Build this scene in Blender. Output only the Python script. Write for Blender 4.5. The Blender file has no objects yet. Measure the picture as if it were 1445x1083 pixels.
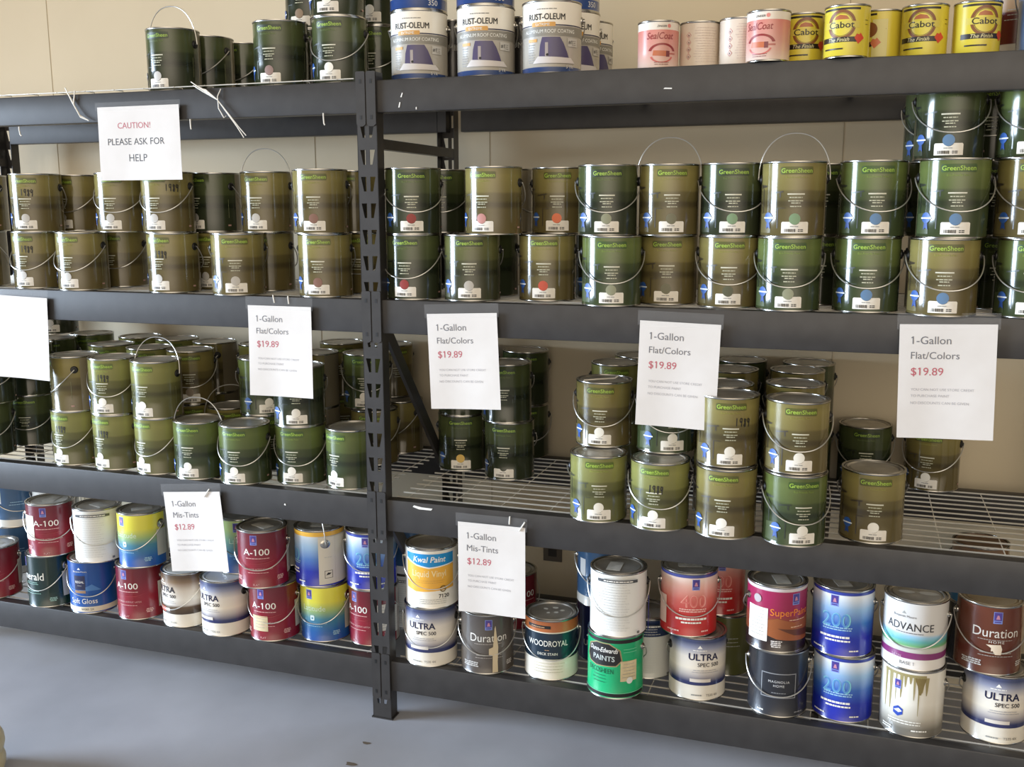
import bpy, bmesh, math, random
from mathutils import Vector, Matrix
random.seed(7)
SC = bpy.context.scene
COL = SC.collection
PI = math.pi

# ------------------------------------------------------------------ camera
CAMLOC = Vector((1.35986, -2.70542, 1.60443))
RIGHT = Vector((0.946554, 0.322534, -0.002648))
UP = Vector((-0.052939, 0.163451, 0.985130))
FWD = Vector((-0.318171, 0.932339, -0.171790))
cd = bpy.data.cameras.new('camera')
cam = bpy.data.objects.new('camera', cd)
cam.matrix_world = Matrix(((RIGHT.x, UP.x, -FWD.x, CAMLOC.x), (RIGHT.y, UP.y, -FWD.y, CAMLOC.y),
                           (RIGHT.z, UP.z, -FWD.z, CAMLOC.z), (0, 0, 0, 1)))
cd.sensor_fit = 'HORIZONTAL'
cd.sensor_width = 36.0
cd.lens = 36.0 * 1428.44 / 1445
cd.clip_start = 0.02
COL.objects.link(cam)
SC.camera = cam

# ------------------------------------------------------------------ light and exposure
SC.view_settings.view_transform = 'Standard'
SC.view_settings.look = 'None'
SC.view_settings.exposure = 0.0
SC.view_settings.gamma = 1.0
SC.view_settings.use_curve_mapping = False
world = bpy.data.worlds.new('room_ambience')
SC.world = world
world.use_nodes = True
wn = world.node_tree
bg = wn.nodes['Background']
# the unseen shop around the rack: dim everywhere, with an added fill lobe behind the viewer
wtc = wn.nodes.new('ShaderNodeTexCoord')
dotn = wn.nodes.new('ShaderNodeVectorMath')
dotn.operation = 'DOT_PRODUCT'
dotn.inputs[1].default_value = Vector((0.26, -0.955, 0.12)).normalized()
wn.links.new(wtc.outputs['Generated'], dotn.inputs[0])
clampn = wn.nodes.new('ShaderNodeMath')
clampn.operation = 'MAXIMUM'
clampn.inputs[1].default_value = 0.0
wn.links.new(dotn.outputs['Value'], clampn.inputs[0])
pown = wn.nodes.new('ShaderNodeMath')
pown.operation = 'POWER'
pown.inputs[1].default_value = 5.0
wn.links.new(clampn.outputs[0], pown.inputs[0])
gain = wn.nodes.new('ShaderNodeMath')
gain.operation = 'MULTIPLY_ADD'
gain.inputs[1].default_value = 2.7      # added frontal fill
gain.inputs[2].default_value = 0.16      # everything else
wn.links.new(pown.outputs[0], gain.inputs[0])
bg.inputs[0].default_value = (1.0, 0.87, 0.70, 1)
wn.links.new(gain.outputs[0], bg.inputs[1])


def area(name, loc, aim, sx, sy, power, color):
    l = bpy.data.lights.new(name, 'AREA')
    l.shape = 'RECTANGLE'
    l.size, l.size_y, l.energy, l.color = sx, sy, power, color
    o = bpy.data.objects.new(name, l)
    o.location = loc
    o.rotation_euler = (Vector(aim) - Vector(loc)).to_track_quat('-Z', 'Y').to_euler()
    COL.objects.link(o)
    return o


day = area('daylight_doorway', (-7.0, -3.1, 1.45), (0, -1.75, 0.15), 3.0, 2.8, 300, (0.68, 0.82, 1.0))
day.data.spread = math.radians(66)      # spread narrowed on purpose to keep its light off the upper wall


# ------------------------------------------------------------------ materials
def lin(c):
    return tuple(((v / 255) / 12.92 if v / 255 <= 0.04045 else ((v / 255 + 0.055) / 1.055) ** 2.4) for v in c) + (1,)


MC = {}


def mat(name, rgb, rough=0.5, metal=0.0, coat=0.0, alpha=1.0, spec=0.5):
    if name in MC:
        return MC[name]
    m = bpy.data.materials.new(name)
    m.use_nodes = True
    b = m.node_tree.nodes['Principled BSDF']
    b.inputs['Base Color'].default_value = lin(rgb)
    b.inputs['Roughness'].default_value = rough
    b.inputs['Metallic'].default_value = metal
    b.inputs['Coat Weight'].default_value = coat
    b.inputs['Coat Roughness'].default_value = 0.1
    b.inputs['Specular IOR Level'].default_value = spec
    b.inputs['Alpha'].default_value = alpha
    MC[name] = m
    return m


def noisy(name, c1, c2, scale, rough=0.6, metal=0.0, bump=0.0, detail=4, stretch=(1, 1, 1), lo=0.35, hi=0.65):
    """two-tone procedural surface on object coordinates"""
    m = mat(name, c1, rough, metal)
    nt = m.node_tree
    b = nt.nodes['Principled BSDF']
    tc = nt.nodes.new('ShaderNodeTexCoord')
    mp = nt.nodes.new('ShaderNodeMapping')
    mp.inputs['Scale'].default_value = stretch
    n = nt.nodes.new('ShaderNodeTexNoise')
    n.inputs['Scale'].default_value = scale
    n.inputs['Detail'].default_value = detail
    r = nt.nodes.new('ShaderNodeValToRGB')
    r.color_ramp.elements[0].position, r.color_ramp.elements[1].position = lo, hi
    r.color_ramp.elements[0].color, r.color_ramp.elements[1].color = lin(c1), lin(c2)
    nt.links.new(tc.outputs['Object'], mp.inputs[0])
    nt.links.new(mp.outputs[0], n.inputs['Vector'])
    nt.links.new(n.outputs['Fac'], r.inputs[0])
    nt.links.new(r.outputs[0], b.inputs['Base Color'])
    if bump:
        bp = nt.nodes.new('ShaderNodeBump')
        bp.inputs['Strength'].default_value = bump
        bp.inputs['Distance'].default_value = 0.002
        nt.links.new(n.outputs['Fac'], bp.inputs['Height'])
        nt.links.new(bp.outputs[0], b.inputs['Normal'])
    return m


def label_mat(name, stops, back=None, back_at=0.29, rough=0.27, coat=0.35, sharp=False, wob=0.0):
    """printed can label: colours run up the can by UV height, a plain info panel on the back"""
    if name in MC:
        return MC[name]
    m = mat(name, (128, 128, 128), rough, 0.0, coat, 1.0, 0.5)
    nt = m.node_tree
    b = nt.nodes['Principled BSDF']
    uv = nt.nodes.new('ShaderNodeUVMap')
    sp = nt.nodes.new('ShaderNodeSeparateXYZ')
    nt.links.new(uv.outputs[0], sp.inputs[0])
    r = nt.nodes.new('ShaderNodeValToRGB')
    cr = r.color_ramp
    cr.interpolation = 'CONSTANT' if sharp else 'LINEAR'
    while len(cr.elements) < len(stops):
        cr.elements.new(0.5)
    for e, (p, c) in zip(cr.elements, stops):
        e.position = p
        e.color = lin(c)
    src = sp.outputs['Y']
    if wob:
        n = nt.nodes.new('ShaderNodeTexNoise')
        n.inputs['Scale'].default_value = 5.0
        mp = nt.nodes.new('ShaderNodeMapping')
        mp.inputs['Scale'].default_value = (1.5, 1.2, 1)
        nt.links.new(uv.outputs[0], mp.inputs[0])
        nt.links.new(mp.outputs[0], n.inputs['Vector'])
        ma = nt.nodes.new('ShaderNodeMath')
        ma.operation = 'MULTIPLY_ADD'
        ma.inputs[1].default_value = wob
        nt.links.new(n.outputs['Fac'], ma.inputs[0])
        nt.links.new(sp.outputs['Y'], ma.inputs[2])
        sb = nt.nodes.new('ShaderNodeMath')
        sb.operation = 'SUBTRACT'
        sb.inputs[1].default_value = wob * 0.5
        nt.links.new(ma.outputs[0], sb.inputs[0])
        src = sb.outputs[0]
    nt.links.new(src, r.inputs[0])
    out = r.outputs[0]
    if back:
        s = nt.nodes.new('ShaderNodeMath')
        s.operation = 'SUBTRACT'
        s.inputs[1].default_value = 0.5
        a = nt.nodes.new('ShaderNodeMath')
        a.operation = 'ABSOLUTE'
        g = nt.nodes.new('ShaderNodeMath')
        g.operation = 'GREATER_THAN'
        g.inputs[1].default_value = back_at
        mx = nt.nodes.new('ShaderNodeMix')
        mx.data_type = 'RGBA'
        nt.links.new(sp.outputs['X'], s.inputs[0])
        nt.links.new(s.outputs[0], a.inputs[0])
        nt.links.new(a.outputs[0], g.inputs[0])
        nt.links.new(g.outputs[0], mx.inputs[0])
        nt.links.new(out, mx.inputs[6])
        mx.inputs[7].default_value = lin(back)
        out = mx.outputs[2]
    nt.links.new(out, b.inputs['Base Color'])
    return m


TIN = mat('tin_plate', (176, 174, 168), 0.22, 1.0)
LIDM = noisy('lid_tin', (196, 192, 184), (158, 154, 145), 14, 0.3, 0.7)
WIRE = mat('galvanised_wire', (222, 218, 208), 0.3, 0.5)
BAILM = mat('bail_wire', (204, 202, 196), 0.28, 0.75)
BLACKP = mat('black_plastic', (14, 14, 14), 0.45)
WHITE = mat('printed_white', (236, 234, 226), 0.4)
INK = mat('printed_black', (22, 20, 20), 0.5)
PAPER = noisy('label_paper', (238, 234, 224), (226, 220, 208), 30, 0.7)
STEEL = noisy('charcoal_powder_coat', (52, 50, 49), (45, 43, 42), 18, 0.38, 0.0, 0.05)
DIM = mat('printed_grey', (150, 150, 145), 0.5)

# ------------------------------------------------------------------ mesh helpers


class MB:
    def __init__(s):
        s.v, s.f, s.m, s.u, s.mats = [], [], [], [], []

    def mi(s, m):
        if m not in s.mats:
            s.mats.append(m)
        return s.mats.index(m)

    def face(s, pts, m, uv=None):
        i = len(s.v)
        s.v += [tuple(p) for p in pts]
        s.f.append(tuple(range(i, i + len(pts))))
        s.m.append(s.mi(m))
        s.u.append(uv)

    def grid(s, verts, faces, m, uvs=None):
        i = len(s.v)
        s.v += [tuple(p) for p in verts]
        k = s.mi(m)
        for n, f in enumerate(faces):
            s.f.append(tuple(i + j for j in f))
            s.m.append(k)
            s.u.append(uvs[n] if uvs else None)

    def box(s, x0, x1, y0, y1, z0, z1, m):
        v = [(x, y, z) for x in (x0, x1) for y in (y0, y1) for z in (z0, z1)]
        s.grid(v, [(0, 1, 3, 2), (4, 6, 7, 5), (0, 4, 5, 1), (2, 3, 7, 6), (0, 2, 6, 4), (1, 5, 7, 3)], m)

    def lathe(s, prof, m, n=64, h=None, cx=0, cy=0, z=0, caps=False):
        vs, fs, us = [], [], []
        k = len(prof)
        for i in range(n):
            a = 2 * PI * i / n
            vs += [(cx - r * math.sin(a), cy + r * math.cos(a), z + zz) for r, zz in prof]
        for i in range(n):
            j = (i + 1) % n
            for q in range(k - 1):
                fs.append((i * k + q, i * k + q + 1, j * k + q + 1, j * k + q))
                if h:
                    u0, u1 = 1 - i / n, 1 - (i + 1) / n
                    us.append(((u0, prof[q][1] / h), (u0, prof[q + 1][1] / h), (u1, prof[q + 1][1] / h), (u1, prof[q][1] / h)))
        # azimuth: angle i runs from the back (+Y) through -X to the front (-Y)
        if us:
            us = [tuple((1 - a, b) for a, b in t) for t in us]
        s.grid(vs, [f[::-1] for f in fs], m, [t[::-1] for t in us] if us else None)
        if caps:
            for q, rev in ((0, False), (k - 1, True)):
                f = [i * k + q for i in range(n)]
                s.grid([vs[t] for t in f], [tuple(range(n))[::-1] if rev else tuple(range(n))], m)

    def tube(s, path, r, m, n=8, closed=False, flat=1.0):
        P = [Vector(p) for p in path]
        L = len(P)
        vs = []
        prev = None
        for i, p in enumerate(P):
            t = (P[(i + 1) % L] - P[i - 1]) if closed else (P[min(i + 1, L - 1)] - P[max(i - 1, 0)])
            t.normalize()
            if prev is None:
                a = Vector((0, 0, 1)) if abs(t.z) < 0.9 else Vector((1, 0, 0))
            else:
                a = prev
            nn = (a - t * a.dot(t)).normalized()
            prev = nn
            bb = t.cross(nn)
            for q in range(n):
                w = 2 * PI * q / n
                vs.append(p + nn * (math.cos(w) * r) + bb * (math.sin(w) * r * flat))
        fs = []
        for i in range(L if closed else L - 1):
            j = (i + 1) % L
            for q in range(n):
                w = (q + 1) % n
                fs.append((i * n + q, i * n + w, j * n + w, j * n + q))
        if not closed:
            fs.append(tuple(range(n))[::-1])
            fs.append(tuple((L - 1) * n + q for q in range(n)))
        s.grid(vs, fs, m)

    def mesh(s, name, smooth=35):
        me = bpy.data.meshes.new(name)
        me.from_pydata(s.v, [], s.f)
        for m in s.mats:
            me.materials.append(m)
        me.polygons.foreach_set('material_index', s.m)
        if any(s.u):
            l = me.uv_layers.new(name='UVMap')
            k = 0
            for u, f in zip(s.u, s.f):
                for q in range(len(f)):
                    if u:
                        l.data[k].uv = u[q]
                    k += 1
        me.validate()
        if smooth:
            bm = bmesh.new()
            bm.from_mesh(me)
            bmesh.ops.remove_doubles(bm, verts=bm.verts, dist=1e-6)
            bm.to_mesh(me)
            bm.free()
            me.shade_smooth()
            me.set_sharp_from_angle(angle=math.radians(smooth))
        me.update()
        return me


def link(name, me, parent=None, loc=(0, 0, 0), rot=(0, 0, 0)):
    o = bpy.data.objects.new(name, me)
    COL.objects.link(o)
    o.location = loc
    o.rotation_euler = rot
    if parent:
        o.parent = parent
    return o


def empty(name, loc, rz=0):
    o = bpy.data.objects.new(name, None)
    o.empty_display_size = 0.05
    o.location = loc
    o.rotation_euler = (0, 0, rz)
    COL.objects.link(o)
    return o


def tag(o, label, cat, group=None, kind=None):
    if label:
        o['label'] = label
        o['category'] = cat
    if group:
        o['group'] = group
    if kind:
        o['kind'] = kind
    return o


TXT = {}
GLY = {}


def glyphs(s, shear, spacing):
    key = (s, shear, spacing)
    if key not in GLY:
        cu = bpy.data.curves.new('lettering', 'FONT')
        cu.body = s
        cu.shear = shear
        cu.space_character = spacing
        cu.resolution_u = 3
        o = bpy.data.objects.new('lettering', cu)
        COL.objects.link(o)
        bpy.context.view_layer.update()
        me = bpy.data.meshes.new_from_object(o.evaluated_get(bpy.context.evaluated_depsgraph_get()))
        vs = [(v.co.x, v.co.y) for v in me.vertices]
        me.calc_loop_triangles()
        fs = [tuple(t.vertices) for t in me.loop_triangles]
        bpy.data.objects.remove(o)
        bpy.data.curves.remove(cu)
        bpy.data.meshes.remove(me)
        GLY[key] = (vs, fs)
    return GLY[key]



def text_tris(s, bold=0.0, shear=0.0, spacing=1.0):
    """letters as flat triangles, x from -0.5 to 0.5 of the width, y in the same scale"""
    key = (s, bold, shear, spacing)
    if key in TXT:
        return TXT[key]
    vs, fs = glyphs(s, shear, spacing)
    for k, ch in enumerate(s):
        if ch == '1':                      # give the plain stroke of the digit its flag
            one = glyphs('1', shear, spacing)[0]
            wid, top = max(v[0] for v in one) - min(v[0] for v in one), max(v[1] for v in one)
            hgt = top - min(v[1] for v in one)
            r = max(v[0] for v in glyphs(s[:k + 1], shear, spacing)[0])
            l = r - min(wid, hgt * 0.3)
            n = len(vs)
            vs = vs + [(l + 0.01, top), (l + 0.01, top - 0.15 * hgt), (l - 0.15 * hgt, top - 0.25 * hgt), (l - 0.15 * hgt, top - 0.13 * hgt)]
            fs = fs + [(n, n + 1, n + 2), (n, n + 2, n + 3)]
    if bold >= 0.0119:
        d = bold * 0.8
        n = len(vs)
        v0, f0 = list(vs), list(fs)
        for q, (dx, dy) in enumerate(((d, 0), (-d, 0), (0, d * 0.7), (0, -d * 0.7))):
            vs = vs + [(x + dx, y + dy) for x, y in v0]
            fs = fs + [tuple(t + n * (q + 1) for t in f) for f in f0]
    x0, x1 = min(v[0] for v in vs), max(v[0] for v in vs)
    y0, y1 = min(v[1] for v in vs), max(v[1] for v in vs)
    w = x1 - x0
    vs = [((x - x0) / w - 0.5, (y - (y0 + y1) / 2) / w) for x, y in vs]
    fs = [f if (vs[f[1]][0] - vs[f[0]][0]) * (vs[f[2]][1] - vs[f[0]][1]) - (vs[f[1]][1] - vs[f[0]][1]) * (vs[f[2]][0] - vs[f[0]][0]) > 0 else f[::-1] for f in fs]
    TXT[key] = (vs, fs)
    return TXT[key]


class Wrap:
    """lays flat print (s along the girth from the front, z up) onto a can of radius r"""

    def __init__(s, mb, r):
        s.mb, s.r, s.k = mb, r, 0

    def tris(s, vs, fs, m, cut=True):
        s.k += 1
        off = 0.00025 + 0.00006 * s.k
        if cut:
            bm = bmesh.new()
            bv = [bm.verts.new((x, z, 0)) for x, z in vs]
            for f in fs:
                try:
                    bm.faces.new([bv[i] for i in f])
                except ValueError:
                    pass
            x0, x1 = min(v[0] for v in vs), max(v[0] for v in vs)
            st = 0.007
            x = math.ceil(x0 / st) * st
            while x < x1:
                bmesh.ops.bisect_plane(bm, geom=bm.verts[:] + bm.edges[:] + bm.faces[:], plane_co=(x, 0, 0), plane_no=(1, 0, 0), dist=1e-7)
                x += st
            bm.verts.index_update()
            vs = [(v.co.x, v.co.y) for v in bm.verts]
            fs = [tuple(v.index for v in f.verts) for f in bm.faces]
            bm.free()
        R = s.r + off
        s.mb.grid([(R * math.sin(x / s.r), -R * math.cos(x / s.r), z) for x, z in vs], fs, m)

    def poly(s, pts, m):
        a = sum(pts[i - 1][0] * pts[i][1] - pts[i][0] * pts[i - 1][1] for i in range(len(pts)))
        if a < 0:
            pts = pts[::-1]
        s.tris(pts, [tuple(range(len(pts)))], m)

    def rect(s, x0, x1, z0, z1, m, rr=0.0):
        if rr:
            p = []
            for cx, cz, a0 in ((x1 - rr, z1 - rr, 0), (x0 + rr, z1 - rr, 90), (x0 + rr, z0 + rr, 180), (x1 - rr, z0 + rr, 270)):
                p += [(cx + rr * math.cos(math.radians(a0 + t)), cz + rr * math.sin(math.radians(a0 + t))) for t in (0, 30, 60, 90)]
            s.poly(p, m)
        else:
            s.poly([(x0, z0), (x1, z0), (x1, z1), (x0, z1)], m)

    def disc(s, x, z, r, m, n=24, sz=1.0):
        s.poly([(x + r * math.cos(2 * PI * i / n), z + sz * r * math.sin(2 * PI * i / n)) for i in range(n)], m)

    def ring(s, x, z, r0, r1, m, n=32, a0=0, a1=360, sz=1.0):
        k = int(n * (a1 - a0) / 360)
        vs, fs = [], []
        for i in range(k + 1):
            a = math.radians(a0 + (a1 - a0) * i / k)
            vs += [(x + r0 * math.cos(a), z + sz * r0 * math.sin(a)), (x + r1 * math.cos(a), z + sz * r1 * math.sin(a))]
        for i in range(k):
            fs.append((2 * i, 2 * i + 1, 2 * i + 3, 2 * i + 2))
        s.tris(vs, fs, m)

    def text(s, t, x, z, w, m, bold=0.0, shear=0.0, tall=1.0, spacing=1.0):
        vs, fs = text_tris(t, bold, shear, spacing)
        s.tris([(x + a * w, z + b * w * tall) for a, b in vs], fs, m)

    def lines(s, x, z, w, n, dz, m, th=0.0022, seed=1, left=False):
        """small illegible print, as broken strokes"""
        rn = random.Random(seed)
        for i in range(n):
            ww = w * rn.uniform(0.72, 1.0)
            xx = x if left else x - ww / 2
            e = xx + ww
            while xx < e - 0.002:
                l = min(rn.uniform(0.004, 0.011), e - xx)
                s.rect(xx, xx + l, z - i * dz, z - i * dz + th, m)
                xx += l + 0.0013


def flat_text(mb, t, x, z, w, m, y, bold=0.0, tall=1.0, left=False, spacing=1.0):
    vs, fs = text_tris(t, bold, 0, spacing)
    if left:
        x += w / 2
    mb.grid([(x + a * w, y, z + b * w * tall) for a, b in vs], fs, m)


# ------------------------------------------------------------------ the room
WALLY = 0.80
BUCKET = (-0.982, -0.685)
ROOM_WALL = noisy('cream_wall_paint', (214, 201, 174), (206, 193, 166), 1.3, 0.75, 0, 0.03, 6)
b = MB()
b.box(-6, 6, WALLY, WALLY + 0.12, 0, 4.2, ROOM_WALL)
# wall board seams, and a scuff or two
SEAM = mat('board_seam_line', (172, 158, 132), 0.9)
wall = tag(link('wall_back', b.mesh('wall_back', 0)), None, None, kind='structure')
b = MB()
for x in (-1.85, -0.63, 0.08, 1.29):
    b.box(x, x + 0.003, WALLY - 0.0012, WALLY, 0.05, 4.2, SEAM)
b.box(-6, 6, WALLY - 0.0012, WALLY, 2.62, 2.623, SEAM)
tag(link('trim_1', b.mesh('wall_seams', 0)), None, None, kind='structure')

fm = noisy('polished_concrete', (184, 186, 194), (160, 162, 170), 2.2, 0.48, 0, 0.02, 8, lo=0.3, hi=0.72)
nt = fm.node_tree
bs = nt.nodes['Principled BSDF']
n2 = nt.nodes.new('ShaderNodeTexNoise')
n2.inputs['Scale'].default_value = 0.9
n2.inputs['Detail'].default_value = 5
tc = nt.nodes.new('ShaderNodeTexCoord')
rp = nt.nodes.new('ShaderNodeValToRGB')
rp.color_ramp.elements[0].position, rp.color_ramp.elements[1].position = 0.52, 0.72
rp.color_ramp.elements[0].color, rp.color_ramp.elements[1].color = (0, 0, 0, 1), (0.35, 0.35, 0.35, 1)
mx = nt.nodes.new('ShaderNodeMix')
mx.data_type = 'RGBA'
old = bs.inputs['Base Color'].links[0].from_socket
nt.links.new(tc.outputs['Object'], n2.inputs['Vector'])
nt.links.new(n2.outputs['Fac'], rp.inputs[0])
nt.links.new(rp.outputs[0], mx.inputs[0])
nt.links.new(old, mx.inputs[6])
mx.inputs[7].default_value = lin((150, 140, 126))
nt.links.new(mx.outputs[2], bs.inputs['Base Color'])
b = MB()
b.box(-9, 6, -9, WALLY + 0.12, -0.1, 0, fm)
tag(link('floor', b.mesh('floor', 0)), None, None, kind='structure')

# paint spots on the concrete beside the post
SPOT = mat('dried_paint_spot', (104, 92, 78), 0.6)
for i, (x, y, r) in enumerate([(0.02, -0.16, 0.012), (0.03, -0.28, 0.016), (-0.05, -0.40, 0.010)]):
    b = MB()
    pts = [(x + r * (1 + 0.3 * math.sin(3 * a + i)) * math.cos(a), y + r * 0.7 * (1 + 0.25 * math.cos(2 * a)) * math.sin(a), 0.0008) for a in [2 * PI * k / 18 for k in range(18)]]
    b.face(pts, SPOT)
    o = link('paint_spot', b.mesh('paint_spot', 0))
    tag(o, ['small dark paint spot on the floor nearest the post foot', 'largest dark paint spot on the concrete in front of the post',
            'faint dark spot on the concrete, left-most of three'][i], 'stain')

# ------------------------------------------------------------------ the rack
ZS = (0.19648, 0.72374, 1.33603, 1.96274)
BT = [z - 0.0006 for z in ZS[:3]] + [ZS[3] - 0.0006]   # beam tops; the decks sit between front and rear beams
RY0, RY1 = 0.655, 0.693                 # rear beams
BAYS = ((-1.955, -0.028), (0.028, 1.955))
rack = tag(empty('shelving_rack', (0, 0, 0)), 'charcoal steel two-bay storage rack with slotted posts against the cream wall', 'shelving rack')


def post_mesh(depth_sign, plates=True):
    """slotted upright: folded channel with paired tapering slots up its face; face towards -Y * depth_sign"""
    b = MB()
    H = 1.985
    w = 0.032
    pitch = 0.0762
    T = STEEL
    y = 0.0
    z = 0.0

    def q(x0, x1, z0, z1):
        b.face([(x0, y, z0), (x1, y, z0), (x1, y, z1), (x0, y, z1)], T)
    ins = 0.0065
    for xa, xb in ((-w, -0.0235), (-ins, ins), (0.0235, w)):
        q(xa, xb, 0, H)
    for sx in (-1, 1):
        a, o, c = sx * ins, sx * 0.0235, sx * 0.0145
        z = 0.03
        q(min(a, o), max(a, o), 0, z)
        while z + pitch < H - 0.01:
            z0, z1, z2 = z + 0.02, z + 0.062, z + pitch
            fl = [[(a, z), (o, z), (o, z0), (c, z0), (a, z0)], [(c, z0), (o, z0), (o, z1)], [(a, z1), (o, z1), (o, z2), (a, z2)]]
            for p in fl:
                if sx < 0:
                    p = p[::-1]
                b.face([(x, y, zz) for x, zz in p], T)
            z = z2
        q(min(a, o), max(a, o), z, H)
    # flanges with returns
    for sx in (-1, 1):
        b.box(min(sx * w, sx * (w - 0.002)), max(sx * w, sx * (w - 0.002)), 0, 0.042, 0, H, T)
    # thin the face into sheet steel
    me = b.mesh('post', 0)
    bm = bmesh.new()
    bm.from_mesh(me)
    bmesh.ops.remove_doubles(bm, verts=bm.verts, dist=1e-5)
    fr = [f for f in bm.faces if all(abs(v.co.y) < 1e-6 for v in f.verts)]
    r = bmesh.ops.extrude_face_region(bm, geom=fr)
    for e in r['geom']:
        if isinstance(e, bmesh.types.BMVert):
            e.co.y += 0.0022
    bmesh.ops.recalc_face_normals(bm, faces=bm.faces)
    bm.to_mesh(me)
    bm.free()
    return me


PM = post_mesh(1)
# connector plates: pairs of rounded plates with slots over each beam joint
pb = MB()
for sx in (-1, 1):
    x0, x1 = (-0.031, -0.002) if sx < 0 else (0.002, 0.031)
    pts = [(x0, 0.15), (x0 + 0.003, 0.153), (x1 - 0.003, 0.153), (x1, 0.15), (x1, 0.006), (x1 - 0.008, 0), (x0 + 0.008, 0), (x0, 0.006)]
    n = len(pts)
    pb.face([(x, -0.004, z) for x, z in pts][::-1], STEEL)
    for i in range(n):
        a, c = pts[i], pts[(i + 1) % n]
        pb.face([(a[0], -0.004, a[1]), (c[0], -0.004, c[1]), (c[0], -0.0003, c[1]), (a[0], -0.0003, a[1])], STEEL)
    for zz in (0.025, 0.125):
        xm = (x0 + x1) / 2
        pb.box(xm - 0.0035, xm + 0.0035, -0.0046, -0.0038, zz - 0.006, zz + 0.006, BLACKP)
PLATE = pb.mesh('connector_plate', 0)
FOOT = MB()
FOOT.box(-0.036, 0.036, -0.004, 0.046, 0, 0.004, STEEL)
FOOT = FOOT.mesh('foot_plate', 0)
for px in (0.0, -1.985, 1.985):
    f = link('post', PM, rack, (px, -0.006, 0))
    for bt in BT:
        link('connector_plate', PLATE, f, (0, 0, bt - 0.128))
    link('foot_plate', FOOT, f)
    rr = link('post', PM, rack, (px - (0.03 if px == 0 else 0), RY1 + 0.004, 0), (0, 0, PI))
    link('foot_plate', FOOT, rr)
    # ladder struts between front and rear post
    for z in (1.775,):
        s = MB()
        s.box(-0.014, 0.014, 0.036, RY1 - 0.04, z, z + 0.03, STEEL)
        link('cross_strut', s.mesh('cross_strut', 0), rack, (px - (0.012 if px == 0 else 0), 0, 0))
    for z0, z1, y0, y1 in ((1.275, 0.735, 0.03, 0.475), (0.66, 0.12, 0.045, 0.475)):
        s = MB()
        d = Vector((0, y1 - y0, z1 - z0)).normalized()
        nrm = Vector((0, -d.z, d.y)) * 0.020
        A, B_ = Vector((0, y0, z0)), Vector((0, y1, z1))
        for xx in ((-0.012, 0.0),):
            v = [A + nrm, A - nrm, B_ - nrm, B_ + nrm]
            lo = [(xx[0], p.y, p.z) for p in v]
            hi = [(xx[1], p.y, p.z) for p in v]
            s.grid(lo + hi, [(0, 1, 2, 3), (7, 6, 5, 4), (0, 4, 5, 1), (1, 5, 6, 2), (2, 6, 7, 3), (3, 7, 4, 0)], STEEL)
        link('diagonal_brace', s.mesh('diagonal_brace', 0), rack, (px + 0.02, 0, 0))


def beam_mesh(L, h=0.1):
    b = MB()
    prof = [(0.0, -0.004), (0.001, -0.001), (0.004, 0.0), (0.034, 0.0), (0.037, -0.002), (0.038, -0.006), (0.038, 0.006 - h), (0.034, -h), (0.004, -h), (0.001, 0.001 - h), (0.0, 0.004 - h)]
    n = len(prof)
    vs = [(x, y, z) for x in (0, L) for y, z in prof]
    fs = [(i, (i + 1) % n, n + (i + 1) % n, n + i) for i in range(n)] + [tuple(range(n))[::-1], tuple(n + i for i in range(n))]
    b.grid(vs, [f[::-1] for f in fs], STEEL)
    return b.mesh('beam', 30)


BEAM = beam_mesh(BAYS[1][1] - BAYS[1][0])
BEAM_TOP = beam_mesh(BAYS[1][1] - BAYS[1][0], 0.090)
for x0, x1 in BAYS:
    for bt in BT:
        link('beam', BEAM_TOP if bt > 1.9 else BEAM, rack, (x0, 0.0, bt))
        link('beam', BEAM, rack, (x0, RY0, bt))
# chipped white paint marks on two beams
CH = mat('chipped_paint_white', (222, 220, 214), 0.6)


def chip(x, z, pts):
    b = MB()
    n = len(pts)
    b.grid([(x + a, -0.0014, z + c) for a, c in pts] + [(x + a, 0.0005, z + c) for a, c in pts],
           [tuple(range(n)), tuple(range(n, 2 * n))[::-1]] + [(i, i + n, (i + 1) % n + n, (i + 1) % n) for i in range(n)], CH)
    link('paint_chip', b.mesh('paint_chip', 0), rack)


chip(0.118, BT[1] - 0.02, [(0, 0.006), (0.02, 0.0), (0.06, 0.0), (0.065, 0.006), (0.03, 0.007), (0.004, 0.011)])
chip(0.105, BT[3] - 0.05, [(0, 0), (0.004, 0), (0.008, 0.012), (0.005, 0.012)])
chip(0.098, BT[3] - 0.078, [(0, 0), (0.004, 0), (0.007, 0.014), (0.004, 0.015)])
chip(0.152, BT[3] - 0.085, [(0, 0), (0.003, 0), (0.003, 0.007), (0, 0.006)])
chip(0.855, BT[3] - 0.056, [(0, 0), (0.022, -0.001), (0.022, 0.002), (0.003, 0.003)])
chip(-0.33, BT[1] - 0.05, [(0, 0), (0.006, -0.002), (0.006, 0.003), (0.002, 0.005)])

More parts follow.
